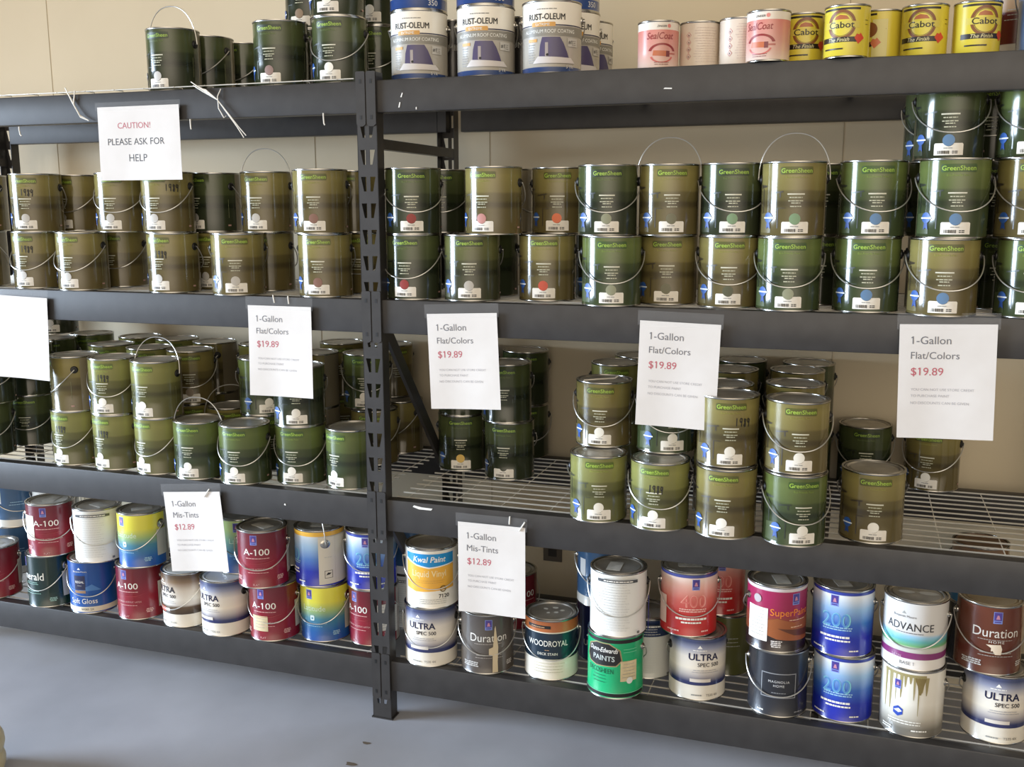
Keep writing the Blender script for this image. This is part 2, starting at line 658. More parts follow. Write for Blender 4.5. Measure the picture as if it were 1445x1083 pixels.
# wire decks
for bi, (x0, x1) in enumerate(BAYS):
    for li, z in enumerate(ZS):
        d = tag(empty('wire_deck', ((x0 + x1) / 2, 0.33, z - 0.008)),
                'wire mesh shelf deck of the ' + ('left' if bi == 0 else 'right') + ' bay, ' + ('bottom shelf', 'third shelf from top', 'second shelf from top', 'top shelf')[li],
                'wire shelf', 'wire decks on the rack beams')
        w = MB()
        hl = (x1 - x0) / 2 - 0.015
        for k in range(13):
            y = -0.282 + k * 0.0496
            w.tube([(-hl, y, 0.0055), (hl, y, 0.0055)], 0.0025, WIRE, 6)
        for i in range(13):
            x = -hl + 0.03 + i * (2 * hl - 0.06) / 12
            w.tube([(x, -0.288, 0.0015), (x, 0.322, 0.0015)], 0.0016, WIRE, 6)
        link('wires', w.mesh('deck_wires', 40), d)
        for i in range(2):
            s = MB()
            x = -hl / 3 + i * 2 * hl / 3
            s.box(x - 0.012, x + 0.012, -0.290, 0.323, -0.018, -0.0002, STEEL)
            link('support_channel', s.mesh('support_channel', 0), d)
        if bi == 0 and li == 3:      # the top left deck rides up over its front beam
            s = MB()
            s.tube([(-hl, -0.326, 0.0150), (hl, -0.326, 0.0150)], 0.0018, WIRE, 6)
            x = -hl + 0.05
            while x < hl:
                s.tube([(x, -0.329, 0.0155), (x, -0.285, 0.0160), (x, -0.280, 0.0040)], 0.0016, WIRE, 6)
                x += 0.112
            link('edge_wire', s.mesh('edge_wire', 40), d)

# ------------------------------------------------------------------ paint cans
HG, RG = 0.191, 0.0818
HQ, RQ = 0.124, 0.0540


def can_shell(mb, R, H, lm, chime=TIN, bottom=TIN):
    mb.lathe([(R - 0.004, 0.0), (R + 0.0006, 0.0), (R + 0.0009, 0.0014), (R + 0.0005, 0.0030), (R, 0.0038)], bottom)
    mb.lathe([(R, 0.0038), (R, H * 0.33), (R, H * 0.66), (R, H - 0.0055)], lm, h=H)
    mb.lathe([(R, H - 0.0055), (R + 0.0009, H - 0.0045), (R + 0.0014, H - 0.0022), (R + 0.001, H - 0.0004), (R - 0.002, H), (R - 0.005, H - 0.0006), (R - 0.006, H - 0.006)], chime)
    mb.grid([((R - 0.004) * math.cos(2 * PI * i / 32), (R - 0.004) * math.sin(2 * PI * i / 32), 0.001) for i in range(32)], [tuple(range(32))[::-1]], bottom)


def lid_mesh(R, H, m, name):
    b = MB()
    p = [(0.0, H - 0.0035), (R * 0.70, H - 0.0035), (R * 0.74, H - 0.0028), (R * 0.77, H - 0.0050), (R * 0.80, H - 0.0052),
         (R * 0.83, H - 0.0012), (R * 0.86, H - 0.0008), (R * 0.88, H - 0.0030), (R - 0.0065, H - 0.0034)]
    b.lathe(p, m)
    return b.mesh(name)


LID_G = lid_mesh(RG, HG, LIDM, 'lid')
LID_Q = lid_mesh(RQ, HQ, LIDM, 'quart_lid')
LID_P = lid_mesh(RG, HG, mat('pale_lid_enamel', (196, 198, 200), 0.35), 'pale_lid')
LID_B = lid_mesh(RG, HG, noisy('tan_lid_enamel', (178, 160, 130), (150, 132, 104), 12, 0.45), 'tan_lid')
LID_BR = lid_mesh(RG, HG, mat('brown_lid_enamel', (112, 84, 58), 0.4), 'brown_lid')
# wire bail: a bow about its two pivots (origin on the pivot axis)
EARZ = 0.146


def bail_mesh(name, h=0.118, sway=0.0):
    b = MB()
    pts = []
    for i in range(29):
        t = PI * i / 28
        c, s_ = math.cos(t), math.sin(t)
        pts.append((0.0905 * math.copysign(abs(c) ** 0.9, c) + sway * s_, 0.0, h * abs(s_) ** 0.92))
    pts = [(0.085, 0, -0.001)] + pts + [(-0.085, 0, -0.001)]
    b.tube(pts, 0.0017, BAILM, 7)
    return b.mesh(name)


BAIL = bail_mesh('wire_handle')
BAIL_S = bail_mesh('wire_handle_swayed', 0.116, 0.010)


def ear_mesh(m, r, name, stud):
    b = MB()
    prof = [(r, 0.0), (r, 0.003), (r * 0.8, 0.0055), (r * 0.45, 0.006), (r * 0.40, 0.009), (0.0, 0.0095)]
    n = 20
    k = len(prof)
    vs = []
    for i in range(n):
        a = 2 * PI * i / n
        vs += [(zz, q * math.cos(a), q * math.sin(a)) for q, zz in prof]
    fs = []
    for i in range(n):
        j = (i + 1) % n
        fs += [(i * k + q, j * k + q, j * k + q + 1, i * k + q + 1) for q in range(k - 1)]
    b.grid(vs, fs, m)
    return b.mesh(name)


EAR_B = ear_mesh(BLACKP, 0.0125, 'plastic_ear', True)
EAR_M = ear_mesh(TIN, 0.0105, 'metal_ear', True)
EAR_L = ear_mesh(TIN, 0.0165, 'large_metal_ear', True)

# colour sticker + swatch dot for the green cans
sm = MB()
sw = Wrap(sm, RG)
pts = [(-0.034, 0.0095), (0.034, 0.0095), (0.034, 0.036), (0.0315, 0.0385)]
pts += [(0.0125 * math.cos(a), 0.043 - 0.0125 * math.sin(a)) for a in [math.radians(t) for t in (21, 45, 70, 90, 110, 135, 159)]]
pts += [(-0.0315, 0.0385), (-0.034, 0.036)]
tri = [(0, 1, 2, 3, 4, 5, 6, 7), (0, 7, 8, 9, 10, 11, 12)]
sw.tris(pts, tri, PAPER)
rn = random.Random(3)
xx = -0.026
while xx < 0.002:
    w_ = rn.uniform(0.0006, 0.002)
    sw.rect(xx, xx + w_, 0.0125, 0.0205, INK)
    xx += w_ + rn.uniform(0.0007, 0.0014)
sw.lines(0.015, 0.0135, 0.018, 2, -0.004, INK, 0.0022, 4)
sw.lines(0.0, 0.0255, 0.026, 1, 0.004, DIM, 0.0022, 5)
STICK = sm.mesh('price_sticker')
DOTC = dict(white=(232, 228, 216), silver=(186, 182, 174), mauve=(142, 116, 108), mauvedark=(128, 92, 78), tan=(140, 118, 94), red=(138, 44, 38), red2=(190, 78, 56),
            pink=(178, 122, 112), orange=(220, 110, 66), sage=(140, 142, 116), olivegrey=(108, 106, 82), olivedark=(82, 84, 62), green=(118, 146, 110),
            blue=(88, 122, 156), greige=(142, 128, 108), yellow=(214, 178, 92))
DOTS = {}


def dot_mesh(c):
    if c not in DOTS:
        b = MB()
        w = Wrap(b, RG)
        w.k = 12
        w.disc(-0.001, 0.0455, 0.0142, mat('swatch_' + c, DOTC[c], 0.45))
        DOTS[c] = b.mesh('colour_dot_' + c)
    return DOTS[c]


def stroke_text(mb, r, seed):
    """19.89 scrawled with a marker"""
    rn = random.Random(seed)
    D = {'1': [[(0.2, 0), (0.35, 1)]], '9': [[(0.8, 0.9), (0.4, 1), (0.15, 0.75), (0.35, 0.5), (0.75, 0.65), (0.8, 0.95), (0.6, 0.0)]],
         '8': [[(0.75, 0.85), (0.4, 1), (0.2, 0.75), (0.7, 0.35), (0.5, 0), (0.15, 0.2), (0.65, 0.65), (0.75, 0.85)]]}
    w = Wrap(mb, r)
    w.k = 10
    x = -0.019
    for ch in '1989':
        for st in D[ch]:
            P = [(x + p[0] * 0.009 + rn.uniform(-.0006, .0006), (p[1] - 0.5) * 0.023 + rn.uniform(-.0008, .0008) - x * 0.08) for p in st]
            for a, c in zip(P, P[1:]):
                dx, dz = c[0] - a[0], c[1] - a[1]
                l = math.hypot(dx, dz) or 1
                nx, nz = -dz / l * 0.0013, dx / l * 0.0013
                w.poly([(a[0] + nx, a[1] + nz), (a[0] - nx, a[1] - nz), (c[0] - nx, c[1] - nz), (c[0] + nx, c[1] + nz)], INK)
        x += 0.0095
        if ch == '9' and x < 0.002:
            x += 0.002


SCRAWL = []
for i in range(4):
    b = MB()
    stroke_text(b, RG, i)
    SCRAWL.append(b.mesh('handwritten_price'))


def C(name, rgb, rough=0.4):
    return mat('print_' + name, rgb, rough, 0, 0.2)


NAVY = C('navy', (26, 30, 66))
BADGE = C('badge_violet', (70, 54, 132))
BADGE2 = C('badge_blue', (120, 140, 205))
GREYTX = C('fine_grey', (176, 176, 170))


def badge(w, x, z, s=1.0):
    w.rect(x - 0.011 * s, x + 0.011 * s, z - 0.016 * s, z + 0.016 * s, BADGE2)
    w.rect(x - 0.0095 * s, x + 0.0095 * s, z - 0.0075 * s, z + 0.0145 * s, BADGE)
    w.poly([(x - 0.005 * s, z - 0.004 * s), (x + 0.005 * s, z - 0.004 * s), (x + 0.002 * s, z + 0.007 * s), (x - 0.002 * s, z + 0.007 * s)], C('badge_mark', (190, 130, 150)))
    w.rect(x - 0.008 * s, x + 0.008 * s, z - 0.0132 * s, z - 0.0098 * s, BADGE)


def leaf(w, x, z, m, s=1.0):
    w.poly([(x - 0.006 * s, z), (x, z + 0.008 * s), (x + 0.006 * s, z)], m)


def panel_r(w, m=None):
    w.rect(0.108, 0.150, 0.036, 0.128, m or C('info_panel', (198, 194, 184)))
    w.lines(0.129, 0.118, 0.032, 9, 0.008, GREYTX, 0.002, 8)


def corners(w, m, z=0.026):
    w.lines(0.075, z, 0.028, 3, 0.0052, m, 0.0034, 3)
    w.lines(-0.07, z, 0.024, 3, 0.0052, m, 0.0034, 6)


# ---- one builder per printed design: returns (label material, print function)
def gs(top, bot, dark, pill, sil):
    def f(w):
        P_, S_ = C('pill_' + pill[0], pill[1]), C('silhouette_' + sil[0], sil[1])
        LIME, LIMED = C('lime', (166, 200, 74)), C('dim_lime_' + pill[0], pill[2])
        # garden furniture silhouettes left of the label text
        w.poly([(-0.066, 0.1085), (-0.032, 0.1125), (-0.032, 0.1165), (-0.066, 0.1120)], S_)
        w.rect(-0.042, -0.038, 0.100, 0.112, S_)
        w.poly([(-0.112, 0.122), (-0.084, 0.126), (-0.080, 0.130), (-0.115, 0.133)], S_)
        w.rect(-0.100, -0.096, 0.060, 0.122, S_)
        w.poly([(-0.110, 0.010), (-0.066, 0.010), (-0.068, 0.062), (-0.108, 0.058)], C('lawn_' + pill[0], tuple(int(a * 0.3 + b_ * 0.7) for a, b_ in zip(top, bot))))
        w.rect(-0.047, -0.044, 0.022, 0.074, S_)
        w.rect(-0.047, -0.026, 0.072, 0.074, S_)
        w.rect(-0.0415, 0.0415, 0.1570, 0.1765, P_, 0.004)
        w.text('GreenSheen', 0, 0.1668, 0.078, LIME, 0.013)
        w.text('Eco-Friendly Paint', -0.001, 0.1495, 0.052, LIMED, 0.004)
        G2 = C('pale_label_text', (186, 186, 160))
        w.rect(-0.0215, 0.0215, 0.1065, 0.1098, C('pale_bar', (206, 204, 184)))
        for zz, ww in ((0.0985, 0.040), (0.0900, 0.038), (0.0845, 0.030), (0.0760, 0.036)):
            w.lines(0, zz, ww, 1, 0.005, G2, 0.0024, int(zz * 1e4))
        # award ribbon
        RB = C('ribbon_blue', (46, 88, 156))
        w.poly([(-0.077, 0.040), (-0.069, 0.040), (-0.066, 0.020), (-0.073, 0.025), (-0.080, 0.020)], C('ribbon_tail', (40, 74, 140)))
        w.disc(-0.073, 0.049, 0.0130, RB)
        w.rect(-0.089, -0.057, 0.0465, 0.0500, C('ribbon_band', (226, 232, 236)))
        # small print at the seam
        w.rect(0.1145, 0.1155, 0.045, 0.105, C('seam_print', (126, 130, 96)))
        w.lines(0.118, 0.018, 0.014, 1, 0.004, C('pink_mark', (176, 140, 130)), 0.005, 2)
    mid = tuple(int(a * 0.72 + b_ * 0.28) for a, b_ in zip(top, bot))  # printed artwork with the can's shading painted in, darker towards the bottom
    m = label_mat('green_label_' + pill[0], [(0.04, bot), (0.36, bot), (0.42, dark), (0.46, dark), (0.50, tuple(int(a * 0.6 + b_ * 0.4) for a, b_ in zip(dark, mid))), (0.60, tuple(int(a * 0.45 + b_ * 0.55) for a, b_ in zip(dark, mid))), (0.63, mid), (0.86, top), (0.96, tuple(int(c * 0.92) for c in top))],
                  (116, 108, 88), 0.285, 0.155, 0.1, wob=0.03)
    return m, f


def d_rust(w):
    w.lines(-0.005, 0.166, 0.075, 1, 0.004, INK, 0.0016, 4)
    w.text('RUST-OLEUM', -0.008, 0.147, 0.106, INK, 0.03, 0, 1.25)
    w.rect(-0.13, 0.13, 0.1235, 0.1265, NAVY)
    OR = C('orange', (206, 150, 62))
    w.rect(-0.050, 0.018, 0.121, 0.133, OR, 0.003)
    w.text('EXTREME', -0.018, 0.127, 0.040, WHITE, 0.02)
    w.rect(-0.13, 0.13, 0.097, 0.1215, C('warm_grey_band', (134, 130, 120)))
    w.text('ALUMINUM ROOF COATING', 0.0, 0.1095, 0.150, WHITE, 0.012, 0, 1.15)
    w.rect(-0.062, -0.034, 0.082, 0.090, OR)
    w.lines(-0.052, 0.074, 0.026, 8, 0.0065, C('fine_print', (120, 116, 110)), 0.0016, 9)
    HV = C('roof_violet', (72, 64, 100))
    w.poly([(-0.028, 0.028), (0.060, 0.028), (0.050, 0.055), (0.040, 0.078), (0.030, 0.094), (-0.018, 0.094), (-0.024, 0.072)], HV)
    w.rect(-0.010, -0.002, 0.044, 0.080, C('flue_grey', (160, 150, 146)))
    w.disc(-0.004, 0.048, 0.0035, INK)
    w.rect(0.052, 0.085, 0.070, 0.092, C('claim_panel', (188, 184, 176)))
    w.text('#1', 0.060, 0.081, 0.012, INK, 0.02)
    w.lines(0.073, 0.084, 0.016, 3, 0.005, C('fine_print', (120, 116, 110)), 0.0016, 9)
    w.poly([(-0.045, 0.026), (0.075, 0.026), (0.062, 0.040), (-0.030, 0.044)], C('roof_fade', (206, 200, 196)))  # whitish fade printed along the bottom of the house picture
    w.text('5 YR', 0.058, 0.0165, 0.022, C('silver_text', (206, 206, 206)), 0.02)


def d_rustblue(w):
    w.text('350', 0.050, 0.018, 0.030, C('silver_text', (206, 206, 206)), 0.02)
    w.text('RUST-OLEUM', -0.008, 0.147, 0.106, INK, 0.03, 0, 1.25)


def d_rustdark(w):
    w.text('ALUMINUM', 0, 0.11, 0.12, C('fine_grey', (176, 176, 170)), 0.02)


def d_sealcoat(w):
    RD = C('sealer_red', (140, 38, 40))
    w.text('ZINSSER', 0.004, 0.108, 0.026, INK, 0.02, 0.2)
    w.disc(0.024, 0.109, 0.005, C('sealer_pink_mark', (214, 130, 120)))
    w.text('SealCoat', 0, 0.084, 0.074, RD, 0.012, 0.25, 1.2)
    w.ring(0.006, 0.042, 0.030, 0.038, RD, 40, 10, 170, 0.62)
    w.poly([(-0.020, 0.034), (0.016, 0.032), (0.016, 0.046), (-0.018, 0.047)], C('brush_stroke', (190, 104, 64)))
    w.rect(0.016, 0.026, 0.031, 0.046, C('brush_ferrule', (120, 52, 56)))
    w.rect(0.026, 0.044, 0.037, 0.041, C('brush_handle', (176, 96, 84)))
    w.ring(0.004, 0.034, 0.026, 0.031, C('sealer_arc', (196, 96, 88)), 40, 190, 350, 0.6)  # printed lower arc
    w.lines(0.004, 0.016, 0.05, 2, 0.005, C('sealer_print', (120, 60, 58)), 0.0014, 3)


def d_sealback(w):
    RD = C('hazard_red', (176, 70, 60))
    for z in (0.088, 0.070, 0.052, 0.034):
        w.poly([(-0.040, z), (-0.033, z - 0.008), (-0.026, z), (-0.033, z + 0.008)], RD)
        w.poly([(-0.0385, z), (-0.033, z - 0.0063), (-0.0275, z), (-0.033, z + 0.0063)], C('hazard_white', (226, 216, 204)))
        w.rect(-0.035, -0.031, z - 0.003, z + 0.002, C('hazard_ink', (120, 80, 76)))
    w.lines(0.014, 0.105, 0.064, 14, 0.0066, C('sealer_fine', (190, 170, 158)), 0.0012, 4)


def d_cabot(w):
    BR, BK = C('emblem_brown', (124, 74, 34)), C('cabot_black', (34, 26, 18))
    w.rect(-0.055, 0.045, 0.110, 0.115, BK)
    w.ring(0, 0.076, 0.028, 0.035, BR, 40)
    w.ring(0, 0.076, 0.026, 0.027, C('emblem_dark', (84, 50, 24)), 40)
    w.poly([(-0.018, 0.088), (0.018, 0.088), (0.012, 0.096), (-0.004, 0.099), (-0.014, 0.095)], C('emblem_rust', (170, 96, 50)))
    w.rect(-0.044, 0.044, 0.068, 0.083, C('cabot_yellow_band', (204, 188, 78)))
    w.text('Cabot', 0, 0.0755, 0.062, BK, 0.022, 0, 0.85)
    w.rect(-0.056, 0.040, 0.035, 0.047, BK)
    w.text('The Finish', -0.006, 0.041, 0.052, C('cabot_cream', (224, 214, 160)), 0.006, 0.3)
    w.poly([(0.042, 0.030), (0.058, 0.044), (0.048, 0.056), (0.044, 0.052), (0.038, 0.054), (0.032, 0.044)], C('heart_red', (206, 70, 40)))
    w.rect(-0.045, 0.006, 0.018, 0.0215, BK)
    w.lines(0.066, 0.086, 0.012, 2, 0.01, BK, 0.0012, 2)


def d_cabotside(w):
    BR = C('emblem_brown', (124, 74, 34))
    d_cabot(w)
    w.rect(0.036, 0.072, 0.010, 0.100, C('cabot_patch', (206, 196, 128)))
    w.ring(0.030, 0.076, 0.0, 0.018, BR, 30)
    w.poly([(0.042, 0.030), (0.058, 0.044), (0.048, 0.056), (0.044, 0.052), (0.038, 0.054), (0.032, 0.044)], C('heart_dull', (196, 110, 70)))


def d_a100(w):
    badge(w, -0.010, 0.163)
    w.text('A-100', -0.004, 0.123, 0.088, WHITE, 0.004, 0, 0.85)
    w.lines(0.0, 0.101, 0.088, 1, 0.005, C('rose_text', (214, 170, 166)), 0.0022, 5)
    w.text('EXTERIOR ACRYLIC LATEX', 0.002, 0.066, 0.095, C('rose_text', (214, 170, 166)), 0.008)
    w.lines(0.002, 0.053, 0.075, 1, 0.004, C('rose_text', (214, 170, 166)), 0.0018, 6)
    w.poly([(-0.045, 0.083), (0.03, 0.086), (0.06, 0.094), (0.03, 0.088)], C('swoosh_red', (160, 60, 64)))
    corners(w, C('rose_text', (214, 170, 166)), 0.036)
    w.text('FLAT', -0.005, 0.014, 0.02, C('rose_text', (214, 170, 166)), 0.01)
    panel_r(w)


def d_emerald(w):
    badge(w, -0.045, 0.163)
    w.text('Emerald', -0.008, 0.115, 0.112, WHITE, 0.012, 0, 1.1)
    w.lines(-0.005, 0.092, 0.07, 2, 0.006, C('mint_text', (150, 190, 180)), 0.0018, 4)
    w.lines(-0.005, 0.060, 0.08, 2, 0.008, C('mint_text', (150, 190, 180)), 0.002, 5)
    corners(w, C('mint_text', (150, 190, 180)), 0.034)
    panel_r(w, C('emerald_panel', (168, 174, 180)))


def d_softgloss(w):
    leaf(w, -0.012, 0.162, WHITE)
    w.text('Benjamin Moore', -0.010, 0.154, 0.052, WHITE, 0.016)
    w.poly([(-0.09, 0.085), (-0.07, 0.105), (-0.05, 0.09), (-0.02, 0.085), (0.03, 0.108), (0.06, 0.085)], C('hills_blue', (70, 120, 180)))
    w.rect(-0.033, 0.008, 0.088, 0.140, NAVY)
    w.text('REGAL', -0.0125, 0.117, 0.034, WHITE, 0.002)
    w.text('Select', -0.0125, 0.104, 0.016, C('fine_grey', (176, 176, 170)), 0.0)
    w.rect(-0.033, 0.008, 0.076, 0.086, C('tan_strip', (150, 120, 90)))
    w.text('Soft Gloss', -0.004, 0.047, 0.098, WHITE, 0.006, 0, 1.1)
    w.rect(-0.13, 0.13, 0.0076, 0.026, C('cream_band', (222, 214, 194)))
    w.text('W085 2X', 0.010, 0.017, 0.044, INK, 0.012)


def d_latitude(w):
    badge(w, -0.015, 0.163)
    w.text('Latitude', 0.0, 0.116, 0.082, C('latitude_pale', (196, 214, 190)), 0.0)
    w.rect(-0.012, 0.003, 0.074, 0.092, C('icon_pale', (206, 222, 226)), 0.004)
    w.disc(-0.0045, 0.082, 0.0035, C('icon_teal', (70, 130, 150)))
    w.text('EXTERIOR ACRYLIC LATEX', 0.002, 0.064, 0.085, C('sky_text', (150, 190, 214)), 0.006)
    w.lines(0.002, 0.054, 0.075, 1, 0.005, C('sky_text', (150, 190, 214)), 0.0018, 7)
    corners(w, C('sky_text', (150, 190, 214)), 0.034)
    panel_r(w, C('latitude_panel', (176, 178, 170)))


def d_ultra(w, c=None):
    c = c or NAVY
    leaf(w, -0.018, 0.160, WHITE, 1.2)
    w.lines(-0.018, 0.153, 0.05, 1, 0.005, WHITE, 0.0022, 3)
    w.text('ULTRA', -0.006, 0.134, 0.088, c, 0.035, 0, 1.0)
    w.text('SPEC 500', 0.008, 0.111, 0.064, C('ultra_ink', (34, 34, 44)), 0.022)
    w.lines(0.0, 0.093, 0.080, 2, 0.006, C('ultra_fine', (150, 150, 156)), 0.0016, 5)
    w.rect(-0.045, 0.015, 0.058, 0.068, C('ultra_plate', (214, 206, 196)))
    w.lines(-0.025, 0.016, 0.03, 1, 0.006, DIM, 0.004, 2)
    w.text('T535 4X', 0.020, 0.018, 0.036, C('ultra_base', (120, 116, 112)), 0.01)


def d_ultrabrown(w):
    d_ultra(w, C('ultra_ink', (34, 34, 44)))
    w.rect(-0.045, -0.004, 0.054, 0.070, C('tab_red', (196, 96, 78)))


def d_200(w):
    badge(w, -0.010, 0.160)
    CY = C('cyan_outline', (120, 190, 200))
    w.text('200', -0.004, 0.106, 0.078, CY, 0.0, 0, 1.05)
    w.text('200', -0.004, 0.106, 0.071, C('inner_blue', (82, 134, 190)), -0.012, 0, 1.05)
    w.lines(0.0, 0.083, 0.100, 2, 0.006, C('sky_text', (150, 190, 214)), 0.0032, 4)
    w.lines(-0.006, 0.055, 0.092, 1, 0.006, WHITE, 0.006, 5)
    w.lines(0.002, 0.045, 0.070, 1, 0.006, WHITE, 0.005, 6)
    w.lines(-0.052, 0.018, 0.045, 1, 0.006, WHITE, 0.004, 7)
    w.lines(0.046, 0.018, 0.032, 1, 0.006, WHITE, 0.004, 8)


def d_200gold(w):
    d_200(w)
    SP = C('side_panel_cream', (206, 200, 184))
    w.rect(0.106, 0.240, 0.010, 0.170, SP)
    w.rect(0.160, 0.1606, 0.010, 0.170, C('side_line', (170, 160, 140)))
    w.rect(0.124, 0.150, 0.030, 0.056, INK)
    w.rect(0.1255, 0.1485, 0.0315, 0.0545, SP)
    w.poly([(0.128, 0.040), (0.134, 0.049), (0.146, 0.047), (0.140, 0.042)], INK)
    w.lines(0.136, 0.100, 0.03, 1, 0.006, GREYTX, 0.002, 3)


def d_whiteback(w):
    w.lines(-0.02, 0.158, 0.11, 18, 0.0078, C('paper_fine', (196, 196, 192)), 0.0016, 4)
    w.rect(-0.055, 0.050, 0.168, 0.177, C('regulatory_bar', (70, 72, 74)))
    w.lines(0.0, 0.171, 0.09, 1, 0.01, WHITE, 0.003, 9)
    w.rect(0.094, 0.099, 0.010, 0.115, C('spine_blue', (38, 58, 150)))
    w.rect(0.106, 0.128, 0.030, 0.052, C('code_grey', (120, 124, 140)))
    w.rect(0.050, 0.058, 0.014, 0.022, C('hazard_mark', (110, 108, 104)))


def d_kwal(w):
    w.rect(-0.083, 0.083, 0.132, 0.176, C('kwal_blue', (20, 134, 196)))
    w.poly([(-0.083, 0.152), (-0.04, 0.137), (0.0, 0.131), (0.083, 0.139), (0.083, 0.062), (-0.045, 0.054), (-0.083, 0.062)], C('kwal_orange', (230, 172, 62)))
    w.poly([(-0.083, 0.158), (-0.04, 0.141), (0.0, 0.134), (0.083, 0.143), (0.083, 0.140), (0.0, 0.130), (-0.04, 0.137), (-0.083, 0.153)], WHITE)
    w.text('Kwal Paint', 0.0, 0.1585, 0.106, WHITE, 0.022, 0.2, 1.05)
    w.text('Liquid Vinyl', -0.002, 0.110, 0.110, C('kwal_pale', (238, 220, 170)), 0.012, 0, 1.2)
    w.lines(0.0, 0.090, 0.12, 2, 0.006, C('kwal_fine', (200, 150, 70)), 0.0014, 4)
    w.ring(0.042, 0.064, 0.007, 0.0105, C('kwal_seal', (120, 96, 50)), 24)
    w.rect(0.036, 0.048, 0.062, 0.066, C('kwal_seal', (120, 96, 50)))
    w.text('7120', 0.045, 0.041, 0.034, INK, 0.02)
    w.lines(0.010, 0.030, 0.09, 3, 0.006, DIM, 0.0014, 6)


def d_duration(w):
    badge(w, 0.004, 0.160)
    w.text('Duration', 0.004, 0.118, 0.118, C('duration_pale', (216, 212, 204)), 0.004, 0, 1.1)
    w.lines(0.002, 0.097, 0.11, 1, 0.006, C('duration_dim', (150, 142, 134)), 0.0022, 4)
    corners(w, C('duration_dim2', (186, 182, 176)), 0.034)
    w.lines(-0.045, 0.036, 0.04, 3, 0.0056, C('duration_dim2', (186, 182, 176)), 0.0035, 3)
    w.lines(0.005, 0.062, 0.1, 2, 0.008, C('duration_dim', (150, 142, 134)), 0.0022, 8)


def d_durgrey(w):
    d_duration(w)
    DR = C('cream_drip', (204, 186, 154))
    w.poly([(0.014, 0.008), (0.031, 0.008), (0.030, 0.04), (0.032, 0.09), (0.027, 0.128), (0.024, 0.158), (0.021, 0.15), (0.018, 0.11), (0.016, 0.09), (0.004, 0.085), (0.004, 0.066), (0.015, 0.064)], DR)


def d_durbrown(w):
    d_duration(w)
    w.text('HOME', 0.004, 0.094, 0.036, C('duration_pale', (216, 212, 204)), 0.006, 0, 0.8, 1.3)
    SP = C('splat', (222, 206, 184))
    w.poly([(-0.020, 0.086), (0.014, 0.088), (0.018, 0.076), (0.016, 0.060), (0.002, 0.060), (-0.004, 0.070), (-0.008, 0.068), (-0.008, 0.078)], SP)


def d_woodroyal(w):
    w.rect(-0.068, 0.010, 0.164, 0.174, INK)
    w.lines(-0.03, 0.167, 0.06, 1, 0.005, C('wood_tan', (190, 150, 110)), 0.0025, 4)
    w.rect(-0.13, 0.13, 0.1500, 0.1535, C('royal_line', (214, 208, 190)))
    w.text('WOODROYAL', 0.0, 0.118, 0.128, WHITE, 0.004, 0, 1.35)
    w.lines(0.0, 0.096, 0.02, 1, 0.005, C('wood_tan', (190, 150, 110)), 0.0018, 4)
    w.text('DECK STAIN', 0.0, 0.085, 0.062, C('royal_text', (220, 220, 210)), 0.022)
    w.rect(-0.13, 0.13, 0.0655, 0.068, C('royal_line', (214, 208, 190)))
    w.lines(0.0, 0.054, 0.12, 4, 0.009, C('royal_fine', (190, 186, 160)), 0.0014, 5)


def d_dunn(w):
    w.rect(-0.13, 0.13, 0.172, 0.183, INK)
    hx = [(-0.068, 0.124), (-0.058, 0.156), (-0.030, 0.168), (0.010, 0.168), (0.040, 0.150), (0.046, 0.120), (0.030, 0.104), (-0.030, 0.100), (-0.058, 0.106)]
    cx, cz = -0.011, 0.134
    w.poly([(cx + (a - cx) * 1.07, cz + (c - cz) * 1.09) for a, c in hx], C('emblem_gold', (150, 136, 96)))
    w.poly(hx, INK)
    w.text('Dunn-Edwards', -0.010, 0.149, 0.094, WHITE, 0.012, 0.35, 1.3)
    w.text('PAINTS', -0.008, 0.124, 0.070, C('emblem_silver', (190, 196, 190)), 0.02)
    w.text('DECOSHEEN', -0.018, 0.086, 0.084, C('deco_green', (12, 86, 62)), 0.012, 0, 1.4)
    w.lines(-0.02, 0.070, 0.05, 3, 0.010, C('deco_green', (12, 86, 62)), 0.0016, 4)
    for z in (0.153, 0.144):
        w.rect(0.052, 0.095, z, z + 0.0018, C('deco_light', (110, 206, 160)))
    w.rect(-0.13, 0.13, 0.0185, 0.0205, C('deco_light', (110, 206, 160)))
    w.rect(-0.13, 0.13, 0.0076, 0.0185, INK)
    w.disc(0.072, 0.058, 0.010, C('seal_white', (220, 222, 214)))


def d_400(w):
    badge(w, 0.012, 0.158)
    w.text('400', 0.006, 0.108, 0.074, C('rose_outline', (228, 160, 146)), 0.0, 0, 1.05)
    w.text('400', 0.006, 0.108, 0.067, C('inner_rose', (206, 104, 96)), -0.012, 0, 1.05)
    w.lines(0.005, 0.082, 0.10, 2, 0.006, C('rose_pale', (232, 190, 180)), 0.0032, 4)
    w.lines(0.0, 0.052, 0.100, 1, 0.006, WHITE, 0.006, 5)
    w.lines(0.0, 0.042, 0.060, 1, 0.006, WHITE, 0.005, 6)
    w.lines(-0.052, 0.016, 0.045, 1, 0.006, C('rose_pale', (232, 190, 180)), 0.004, 7)
    w.lines(0.040, 0.016, 0.028, 1, 0.006, C('rose_pale', (232, 190, 180)), 0.004, 8)
    w.rect(-0.110, -0.076, 0.030, 0.115, C('side_note', (216, 190, 178)))


